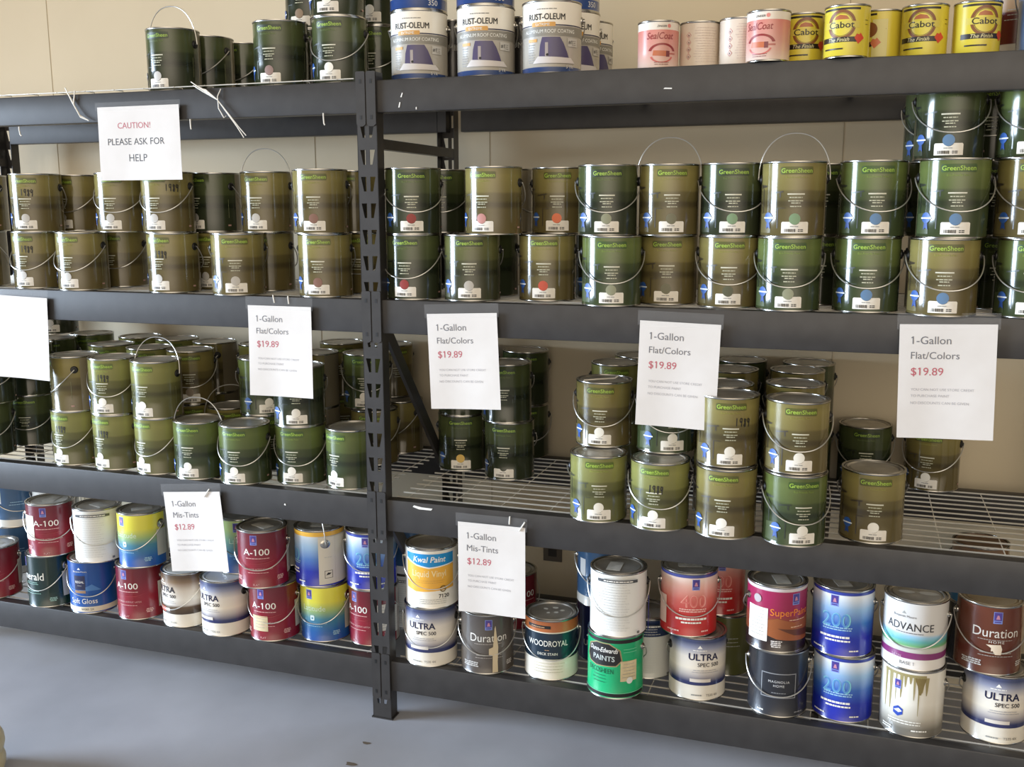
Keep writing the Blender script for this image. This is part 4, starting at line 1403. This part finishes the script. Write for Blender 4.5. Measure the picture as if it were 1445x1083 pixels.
('gl',0.6254,0.5060,2,1,12.9,'b','','light green can, third from left, back upper row, third shelf, right bay',{}),
('gl',0.6623,0.6900,2,1,11.6,'b','','light green can, fourth from left, back upper row, third shelf, right bay',{}),
('gg',0.8557,0.1492,2,1,24.5,'f','white','mid green can with white dot, second from left, front upper row, third shelf, right bay',{}),
('go',1.0478,0.0203,2,0,0.8,'b','white','olive can with white dot, third from left, front lower row, third shelf, right bay',{}),
('go',1.0442,0.0447,2,1,12.3,'b','white','olive can with scrawled price, third from left, front upper row, third shelf, right bay',{'scr': (22, 0.125)}),
('go',1.0122,0.2108,2,1,6.8,'b','','olive can, third from left, middle upper row, third shelf, right bay',{}),
('go',1.0004,0.4810,2,1,6.4,'b','','olive can, fourth from left, middle upper row, third shelf, right bay',{}),
('gd',1.0082,0.6900,2,1,5.9,'b','','dark green can, fifth from left, back upper row, third shelf, right bay',{}),
('gg',1.2300,0.0138,2,0,20.2,'f','white','mid green can with white dot, fourth from left, front lower row, third shelf, right bay',{}),
('go',1.2268,0.0318,2,1,9.7,'f','white','olive can with white dot, fourth from left, front upper row, third shelf, right bay',{}),
('go',1.2053,0.2746,2,1,3.0,'b','','olive can, fifth from left, middle upper row, third shelf, right bay',{}),
('go',1.1969,0.5248,2,1,2.9,'b','','olive can, sixth from left, back upper row, third shelf, right bay',{}),
('gd',1.2231,0.6900,2,1,2.3,'b','','dark green can, seventh from left, back upper row, third shelf, right bay',{}),
('gd',1.4078,0.6900,2,0,3.8,'f','','dark green can, fourth from left, back lower row, third shelf, right bay',{}),
('go',1.4270,0.1064,2,0,4.4,'b','white','olive can with white dot, fifth from left, front lower row, third shelf, right bay',{}),
('go',1.6130,0.6900,2,0,-14.6,'f','white','olive can with white dot, fifth from left, back lower row, third shelf, right bay',{}),
('a100',-1.6128,0.0712,1,0,26.5,'f','','dark red can at the left photo edge of the bottom shelf',{}),
('bluewhite',-1.7232,0.3000,1,1,45.7,'f','','blue can with white base band stacked behind the dark red cans, bottom shelf left end',{}),
('bluewhite',-1.7369,0.3000,1,0,45.9,'b','','blue can with white base under the other blue can, bottom shelf left end',{}),
('greyblue',-1.8999,0.2700,1,1,47.6,'b','','grey-blue can at the left photo edge, stacked behind on the bottom shelf',{}),
('greyblue',-1.9155,0.2700,1,0,47.7,'b','','grey-blue can beneath the upper grey-blue can at the far left, bottom shelf',{}),
('whiteback',-1.5286,0.3000,1,1,43.9,'b','','white can set back behind the upper dark red can, bottom shelf left bay',{}),
('darkcan',-1.5406,0.3000,1,0,44.0,'b','','dark can hidden behind the front cans, holding up the can above',{}),
('emerald',-1.3607,0.0763,1,0,-8.8,'f','','dark green can with white lettering under the upper dark red can, bottom shelf',{}),
('a100',-1.3416,0.0763,1,1,31.5,'f','','dark red can with white paper note stacked on the dark green can, bottom shelf',{'note': 1}),
('softgloss',-1.1753,0.0786,1,0,15.6,'f','','blue soft gloss can with white base band under the white can, bottom shelf left bay',{}),
('whiteback',-1.1366,0.0786,1,1,30.3,'f','','white can of small print stacked on the blue soft gloss can, bottom shelf',{}),
('a100',-0.9766,0.0874,1,0,3.0,'b','','dark red can under the yellow-to-blue can left of the tilted price sign',{}),
('latitude',-0.9556,0.0874,1,1,-4.8,'f','','yellow-to-blue can stacked on a dark red can left of the tilted price sign',{}),
('ultrabrown',-0.7835,0.0834,1,0,-17.5,'f','','white and brown can with pale lid below the tilted price sign, bottom shelf',{}),
('ultra',-0.6113,0.0629,1,0,-8.2,'b','','white and navy can with pale lid right of the brown one, bottom shelf left bay',{}),
('latitudegreen',-0.5918,0.1462,1,1,31.5,'f','','pale green-to-blue can half hidden by the tilted price sign, bottom shelf',{}),
('darkcan',-0.6742,0.2600,1,0,34.4,'b','','dark can hidden behind the front cans, holding up the can above',{}),
('a100',-0.4348,0.0818,1,0,7.3,'f','','lower dark red can with cream paper note in the doubled red stack, bottom shelf',{'note': 2}),
('a100',-0.4519,0.0550,1,1,18.8,'f','','upper dark red can of the doubled red stack right of the tilted sign',{}),
('silvercan',-0.4777,0.2682,1,1,31.7,'b','','plain silver can set back behind the doubled red stack, bottom shelf',{}),
('darkcan',-0.5027,0.2900,1,0,31.9,'b','','dark can hidden behind the front cans, holding up the can above',{}),
('latitude',-0.2694,0.1323,1,0,-0.1,'f','','yellow-to-blue can under the gold-rimmed can, bottom shelf left bay',{}),
('s200gold',-0.2791,0.1249,1,1,-48.4,'u','','blue and white can with gold top band turned sideways, big metal ear facing out',{}),
('a100',-0.1012,0.1549,1,0,-17.4,'b','','dark red can beside the rack post, lower of its stack, bottom shelf left bay',{'note': 3}),
('s200',-0.1061,0.1549,1,1,20.2,'f','','blue-to-white 200 can beside the rack post, upper of its stack, left bay',{}),
('bluewhite',-0.0405,0.3200,1,1,24.8,'b','','blue can behind the rack post left of the yellow-orange can, bottom shelf',{}),
('whiteback',-0.0393,0.3200,1,0,24.8,'b','','white can under the blue can behind the rack post, bottom shelf',{}),
('ultra',0.1377,0.0760,1,0,6.3,'f','','white and navy can under the yellow-orange can next to the rack post',{}),
('kwal',0.1435,0.0760,1,1,17.9,'f','','white can with blue banner and orange block, upper can next to the rack post',{}),
('durgrey',0.3243,0.0848,1,0,20.4,'f','','dark grey can with cream paint drip below the straight mis-tint price sign',{}),
('a100',0.2948,0.4200,1,0,48.8,'f','','dark red can standing at the back behind the straight mis-tint price sign',{}),
('woodroyal',0.5252,0.1095,1,0,7.9,'f','','navy and cream stain can with wood-orange top band, single on the bottom shelf',{}),
('darkblue',0.6463,0.2753,1,0,-4.0,'b','','navy can at the back under the blue can, left of the bright green can',{}),
('bluewhite',0.6523,0.2500,1,1,13.5,'f','','blue can with white base stacked behind the plain white can, right bay',{}),
('dunn',0.7393,0.0550,1,0,-7.8,'b','','bright green can with black hexagon emblem under the plain white can, right bay',{}),
('whiteback',0.7449,0.0550,1,1,12.6,'f','','plain white can with paper on lid stacked on the bright green can',{}),
('whiteblue',0.8015,0.2124,1,0,16.6,'b','','white can with dark blue top at the back right of the bright green can',{}),
('ultra',0.9701,0.1242,1,0,25.3,'b','','white and navy can under the front red-to-pink can, right bay bottom shelf',{}),
('red400',0.9397,0.1242,1,1,14.2,'f','','red-to-pink can stacked in front on the white and navy can, right bay',{}),
('greencan',1.0279,0.3084,1,0,12.0,'b','','olive can at the back under the rear red-to-pink can, bottom shelf',{}),
('red400',1.0000,0.3084,1,1,6.8,'b','','red-to-pink can stacked at the back behind the front red-to-pink can',{}),
('magnolia',1.2027,0.0981,1,0,6.1,'f','','black can with thin white square frame under the crimson can, right bay',{}),
('super',1.1909,0.0981,1,1,27.0,'b','','crimson and brown can with white note stacked on the black can, right bay',{}),
('s200',1.3794,0.1267,1,0,-9.0,'b','','lower blue-to-white 200 can of the pair right of the crimson can',{}),
('s200',1.3686,0.1267,1,1,-8.8,'b','','upper blue-to-white 200 can of the pair right of the crimson can',{}),
('drip',1.5593,0.0995,1,0,-15.6,'b','','white can streaked with olive paint drips under the silver can, right bay',{}),
('advance',1.5549,0.0995,1,1,-12.6,'f','','silver-white can with green-blue and plum bands stacked on the dripped can',{}),
('ultra',1.7717,0.1373,1,0,9.2,'b','','white and navy can at the right photo edge under the brown can',{}),
('durbrown',1.7422,0.1373,1,1,3.9,'f','','brown can with pale lid stacked at the right photo edge, bottom shelf',{}),
('browncan',1.7655,0.6231,1,1,-6.9,'b','','brown-lidded can at the back, seen through the wires of the third shelf at right',{}),
('gd',1.2517,0.2741,3,0,2.1,'b','','green can hidden behind the front cans, holding up the can above',{}),
('gl',-1.2802,0.3770,2,0,23.1,'b','','green can hidden behind the front cans, holding up the can above',{}),
('gl',-1.3308,0.6040,2,0,21.7,'b','','green can hidden behind the front cans, holding up the can above',{}),
('gl',-1.0810,0.3430,2,0,21.2,'b','','green can hidden behind the front cans, holding up the can above',{}),
('gl',-1.1455,0.5893,2,0,19.8,'b','','green can hidden behind the front cans, holding up the can above',{}),
('go',-0.9020,0.3372,2,0,30.9,'b','','green can hidden behind the front cans, holding up the can above',{}),
('go',-0.9511,0.5571,2,0,-50.0,'b','','green can hidden behind the front cans, holding up the can above',{}),
('gg',-0.5472,0.2504,2,0,44.4,'b','','green can hidden behind the front cans, holding up the can above',{}),
('gl',-0.7466,0.5540,2,0,32.9,'b','','green can hidden behind the front cans, holding up the can above',{}),
('go',-0.4381,0.4131,2,0,-50.0,'b','','green can hidden behind the front cans, holding up the can above',{}),
('go',-0.4799,0.6885,2,0,28.5,'b','','green can hidden behind the front cans, holding up the can above',{}),
('gd',0.0647,0.6900,2,0,20.9,'b','','green can hidden behind the front cans, holding up the can above',{}),
('gl',0.6254,0.5060,2,0,12.9,'b','','green can hidden behind the front cans, holding up the can above',{}),
('gl',0.6623,0.6900,2,0,11.6,'b','','green can hidden behind the front cans, holding up the can above',{}),
('go',1.0122,0.2108,2,0,6.8,'b','','green can hidden behind the front cans, holding up the can above',{}),
('go',1.0004,0.4810,2,0,6.4,'b','','green can hidden behind the front cans, holding up the can above',{}),
('gd',1.0082,0.6900,2,0,5.9,'b','','green can hidden behind the front cans, holding up the can above',{}),
('go',1.2053,0.2746,2,0,3.0,'b','','green can hidden behind the front cans, holding up the can above',{}),
('go',1.1969,0.5248,2,0,2.9,'b','','green can hidden behind the front cans, holding up the can above',{}),
('gd',1.2231,0.6900,2,0,2.3,'b','','green can hidden behind the front cans, holding up the can above',{}),
('darkcan',1.7655,0.6231,1,0,-6.9,'b','','dark can hidden behind the front cans, holding up the can above',{}),
]
stacked = {(round(c[1], 2), round(c[2], 2), c[3], c[4]) for c in CANS}
PROTO = {}


def covered(c):
    return any(d[3] == c[3] and d[4] == c[4] + 1 and math.hypot(d[1] - c[1], d[2] - c[2]) < 0.15 for d in CANS)


for c in CANS:
    t, X, Y, S, tier, yaw, bail, dot, label, fl = c
    q = t in QUART
    g = t in GREEN
    R, H = (RQ, HQ) if q else (RG, HG)
    o = empty('paint_can', (X, Y, ZS[S - 1] + tier * HG), math.radians(yaw))
    grp = GROUPS[S]
    if label.startswith(('green can hidden', 'dark can hidden')):
        grp = 'hidden cans under the stacks: ' + label.split()[0]
    tag(o, label, 'paint can', grp)
    link('can_body', body_mesh(t), o)
    lm = LID_Q if q else (LID_P if t in ('ultrabrown',) or (t == 'ultra' and X < -0.3) else LID_B if t in ('durbrown', 'bluewhite') else LID_BR if t == 'browncan' else LID_G)
    ld = link('lid', lm, o, (0, 0, 0), (0, 0, random.uniform(0, 6)))
    if t in LIDLABEL and not covered(c):
        link('lid_label', LIDLAB, ld, (random.uniform(-.01, .01), random.uniform(-.015, .01), H - 0.0034), (0, 0, random.uniform(-0.6, 0.6)))
    if t in ('advance', 'woodroyal') and not covered(c):
        k = MB()
        spots = [(-0.026, 0.004, 0.021, 0.012), (0.030, 0.006, 0.026, 0.013)] if t == 'advance' else [(-0.022, 0.014, 0.007, 0.006), (0.004, 0.030, 0.009, 0.007), (0.016, -0.004, 0.007, 0.006), (0.030, 0.016, 0.007, 0.006), (-0.006, -0.014, 0.006, 0.005)]
        for sx, sy, ra, rb in spots:
            n = 18
            k.grid([(sx + ra * (1 + .18 * math.sin(3 * i)) * math.cos(2 * PI * i / n), sy + rb * math.sin(2 * PI * i / n), H - 0.0030) for i in range(n)], [tuple(range(n))], C('dried_white_paint', (206, 204, 196)))
        link('paint_blot', k.mesh('paint_blot', 0), o, (0, 0, 0), (0, 0, -math.radians(yaw)))
    if q:
        continue
    em = EAR_B if (g or t in ('ultra', 'whiteback', 'greencan', 'whiteblue')) else (EAR_L if t in ('s200gold', 'latitude', 'emerald') else EAR_M)
    link('handle_ear', em, o, (R - 0.0012, 0, EARZ))
    link('handle_ear', em, o, (-R + 0.0012, 0, EARZ), (0, 0, PI))
    ang = {'f': math.radians(90 + 45), 'b': -math.radians(90 + 45), 'u': math.radians(random.choice((4, -8, 10)))}[bail]
    link('wire_handle', BAIL if bail != 'f' else random.choice((BAIL, BAIL_S)), o, (0, 0, EARZ), (ang, 0, 0))
    if dot:
        link('price_sticker', STICK, o)
        link('colour_dot', dot_mesh(dot), o)
    elif g and bail == 'b' and tier == 0 and 'hidden' not in label and S == 2:
        link('price_sticker', STICK, o)
    if 'scr' in fl:
        az, z = fl['scr']
        link('handwritten_price', SCRAWL[int(az) % 4], o, (0, 0, z), (0, 0, math.radians(az)))
    nn = fl.get('note') or AUTO_NOTE.get(t)
    if nn:
        link('paper_note', NOTES[nn], o)

# ------------------------------------------------------------------ price signs
SIGNP = noisy('copier_paper', (216, 211, 206), (208, 202, 196), 6, 0.6)
TXG = mat('sign_ink_grey', (104, 104, 108), 0.6)
TXD = mat('sign_ink_dark', (56, 56, 60), 0.6)
TXR = mat('sign_ink_red', (176, 84, 96), 0.6)
TXF = mat('sign_ink_fine', (168, 166, 170), 0.6)
SLEEVE = mat('clear_sleeve', (236, 236, 236), 0.12, 0, 0, 0.07)
TIEM = mat('white_nylon', (226, 222, 212), 0.45)


def make_sign(name, label, x, z, w, h, roll, lines, curl=0.0, top=0.028, y=-0.012):
    """paper sheet in a clear sleeve; x,z = centre of its top edge"""
    o = tag(empty(name, (x, y, z)), label, 'price sign' if 'price' in name else 'sign', None)
    o.rotation_euler = (0, roll, 0)
    p = MB()
    nx, nz = 10, 8

    def yy(xx, zz):
        u, v = xx / w + 0.5, -zz / h
        return -curl * (v ** 2) * (0.6 + 0.4 * math.cos(u * 5)) - 0.0018 * math.sin(u * 7 + v * 3) * v
    for side, oy in ((0, 0.0), (1, 0.0007)):
        vs = [(-w / 2 + w * i / nx, yy(-w / 2 + w * i / nx, -h * j / nz) + oy, -h * j / nz) for j in range(nz + 1) for i in range(nx + 1)]
        fs = [(j * (nx + 1) + i, (j + 1) * (nx + 1) + i, (j + 1) * (nx + 1) + i + 1, j * (nx + 1) + i + 1) for j in range(nz) for i in range(nx)]
        p.grid(vs, [f if side == 0 else f[::-1] for f in fs], SIGNP)
    for (t, tx, tz, tw, m, bold) in lines:
        vs, fs = text_tris(t, bold)
        p.grid([(tx + (a + 0.5) * tw, yy(tx + (a + 0.5) * tw, tz + b_ * tw) - 0.0004, tz + b_ * tw) for a, b_ in vs], fs, m)
    link('paper', p.mesh('paper'), o)
    s = MB()
    s.grid([(-w / 2 - 0.006, -0.0016, -0.012), (w / 2 + 0.006, -0.0016, -0.012), (w / 2 + 0.006, -0.0016, top), (-w / 2 - 0.006, -0.0016, top)], [(0, 1, 2, 3)], SLEEVE)
    link('clear_tape_strip', s.mesh('clear_tape_strip', 0), o)
    return o


def price_lines(head2, price, w, h):
    l = -w / 2 + 0.028
    return [('1-Gallon', l, -0.040, 0.092, TXG, 0.0), (head2, l, -0.078 if h > 0.2 else -0.07, 0.112 if 'Flat' in head2 else 0.098, TXG, 0.0),
            (price, l + 0.001, -0.120, 0.075, TXR, 0.006),
            ('YOU CAN NOT USE STORE CREDIT', l + 0.002, -0.164, 0.146, TXF, 0.004), ('TO PURCHASE PAINT', l + 0.002, -0.180, 0.090, TXF, 0.004),
            ('NO DISCOUNTS CAN BE GIVEN', l + 0.002, -0.198, 0.135, TXF, 0.004)]


FC = lambda w, h: price_lines('Flat/Colors', '$19.89', w, h)
MT = lambda w, h: price_lines('Mis-Tints', '$12.89', w, h)
make_sign('caution_sign', 'landscape caution sheet asking to request help, hung from the top beam of the left bay', -0.7855, 1.917, 0.305, 0.226, 0.0,
          [('CAUTION!', -0.078, -0.058, 0.122, TXR, 0.004), ('PLEASE ASK FOR', -0.118, -0.107, 0.212, TXD, 0.002), ('HELP', -0.042, -0.157, 0.068, TXD, 0.002)], 0.004, 0.014)
make_sign('price_sign', 'blank-looking sunlit white sheet at the left photo edge of the second shelf beam', -1.306, 1.312, 0.216, 0.280, 0.03, [], 0.012)
make_sign('price_sign', 'portrait $19.89 price sheet on the left bay second shelf beam', -0.3115, 1.308, 0.221, 0.281, 0.0, FC(0.221, 0.281), 0.010)
make_sign('price_sign', 'portrait $19.89 price sheet nearest right of the centre post', 0.2875, 1.304, 0.216, 0.279, -0.045, FC(0.216, 0.279), 0.006)
make_sign('price_sign', 'portrait $19.89 price sheet in the middle of the right bay', 0.916, 1.299, 0.217, 0.287, 0.025, FC(0.217, 0.287), 0.006)
make_sign('price_sign', 'portrait $19.89 price sheet farthest right on the right bay', 1.576, 1.317, 0.223, 0.288, -0.03, FC(0.223, 0.288), 0.006)
make_sign('price_sign', 'tilted $12.89 mis-tint sheet hanging over the left bay bottom shelf', -0.671, 0.688, 0.220, 0.269, -0.095, MT(0.220, 0.269), 0.012)
make_sign('price_sign', 'straight $12.89 mis-tint sheet hanging over the right bay bottom shelf', 0.3745, 0.682, 0.211, 0.279, -0.005, MT(0.211, 0.279), 0.006)


# ------------------------------------------------------------------ zip ties and string on the beams
def tie(label, paths, r=0.0016, name='zip_tie'):
    b = MB()
    for p in paths:
        b.tube(p, r, TIEM, 6)
    o = link(name, b.mesh(name, 40))
    tag(o, label, 'cable tie' if name == 'zip_tie' else 'string', 'white ties on the shelf beams')
    return o


BX = BT[3]
tie('knotted white cord with two ends on the top beam, left of the caution sheet',
    [[(-1.062, -0.006, 1.983), (-1.035, -0.008, 1.935), (-1.008, -0.010, 1.895), (-0.975, -0.010, 1.878)],
     [(-1.025, -0.006, 1.972), (-1.032, -0.008, 1.93), (-1.005, -0.012, 1.89), (-0.985, -0.010, 1.882)],
     [(-1.05, 0.003, 1.952), (-1.046, -0.004, 1.953), (-1.03, -0.007, 1.93)]], 0.0022, 'knotted_cord')
rn = random.Random(2)
fr = [[(-0.588 + 0.012 * k * 0.6, -0.006, 1.978 - 0.004 * k + rn.uniform(-.004, .004)), (-0.55 + 0.004 * k, -0.010, 1.955 + rn.uniform(-.004, .004)), (-0.495, -0.009, 1.925)] for k in range(6)]
tie('frayed white cord with long tail on the top beam, right of the caution sheet',
    fr + [[(-0.495, -0.009, 1.925), (-0.46, -0.011, 1.882), (-0.43, -0.012, 1.845), (-0.408, -0.011, 1.812)],
          [(-0.495, -0.009, 1.925), (-0.455, -0.011, 1.880), (-0.425, -0.012, 1.845), (-0.400, -0.011, 1.818)],
          [(-0.485, -0.004, 1.957), (-0.494, -0.010, 1.935), (-0.492, -0.010, 1.90), (-0.475, -0.010, 1.872), (-0.468, -0.008, 1.878)]], 0.0016, 'knotted_cord')
for lab, x, z0, z1, dx in (('short white tie dangling under the left end of the top beam', -1.262, 1.858, 1.838, 0.008),
                           ('short white tie dangling under the top beam right of the caution sheet', -0.600, 1.862, 1.842, 0.002),
                           ('short white tie dangling under the top beam near the post', -0.141, 1.866, 1.842, 0.004)):
    tie(lab, [[(x, -0.004, z0 + 0.01), (x, -0.004, z0), (x + dx * 0.3, -0.004, z1 + 0.004), (x + dx, -0.004, z1)]], 0.0022)
for lab, x, z, dx, y in (('upright white tie end above the left bay price sheet, left one', -0.325, 1.318, -0.004, 0.020),
                      ('upright white tie end above the left bay price sheet, right one', -0.275, 1.316, -0.002, 0.020),
                      ('slanted white tie holding the tilted mis-tint sheet', -0.620, 0.676, 0.022, 0.024),
                      ('thin white tie end above the straight mis-tint sheet', 0.432, 0.690, 0.002, 0.020),
                      ('slanted white tie at the corner of the straight mis-tint sheet', 0.462, 0.672, 0.018, 0.024)):
    tie(lab, [[(x, -0.0150, z), (x + dx * 0.5, -0.0155, z + y * 0.6), (x + dx, -0.015, z + y * 1.2)]], 0.0022)

lz = ZS[1] + 2 * HG + 0.0018
tie('curled white tie on an olive can lid left of the middle price sheet',
    [[(0.618, 0.118, lz - 0.010), (0.622, 0.108, lz), (0.640, 0.120, lz + 0.001), (0.668, 0.142, lz + 0.001), (0.700, 0.166, lz + 0.001), (0.708, 0.172, lz + 0.008)]], 0.0022)

# ------------------------------------------------------------------ wall outlet and bucket
b = MB()
b.box(-0.036, 0.036, -0.006, 0, -0.058, 0.058, mat('outlet_plate', (92, 84, 72), 0.5))
ol = tag(empty('wall_outlet', (0.325, WALLY, 0.345)), 'dark wall outlet low on the wall behind the bottom shelf', 'outlet')
link('cover_plate', b.mesh('cover_plate', 0), ol)
for dz in (0.024, -0.024):
    s = MB()
    s.box(-0.016, 0.016, -0.009, -0.0055, dz - 0.014, dz + 0.014, mat('outlet_socket', (40, 36, 32), 0.5))
    link('socket', s.mesh('socket', 0), ol)

b = MB()
bx, by = BUCKET
prof = [(0.0, 0.0), (0.088, 0.0), (0.094, 0.008), (0.100, 0.025), (0.102, 0.042), (0.098, 0.058), (0.094, 0.064), (0.098, 0.070), (0.103, 0.090), (0.101, 0.110), (0.095, 0.122), (0.085, 0.127), (0.0, 0.128)]
b.lathe(prof, noisy('cream_plastic', (222, 210, 170), (212, 198, 156), 8, 0.45), n=48)
o = tag(empty('plastic_pail', (bx, by, 0)), 'cream ribbed plastic pail cut off at the lower left photo edge', 'pail')
link('pail_body', b.mesh('pail_body'), o)
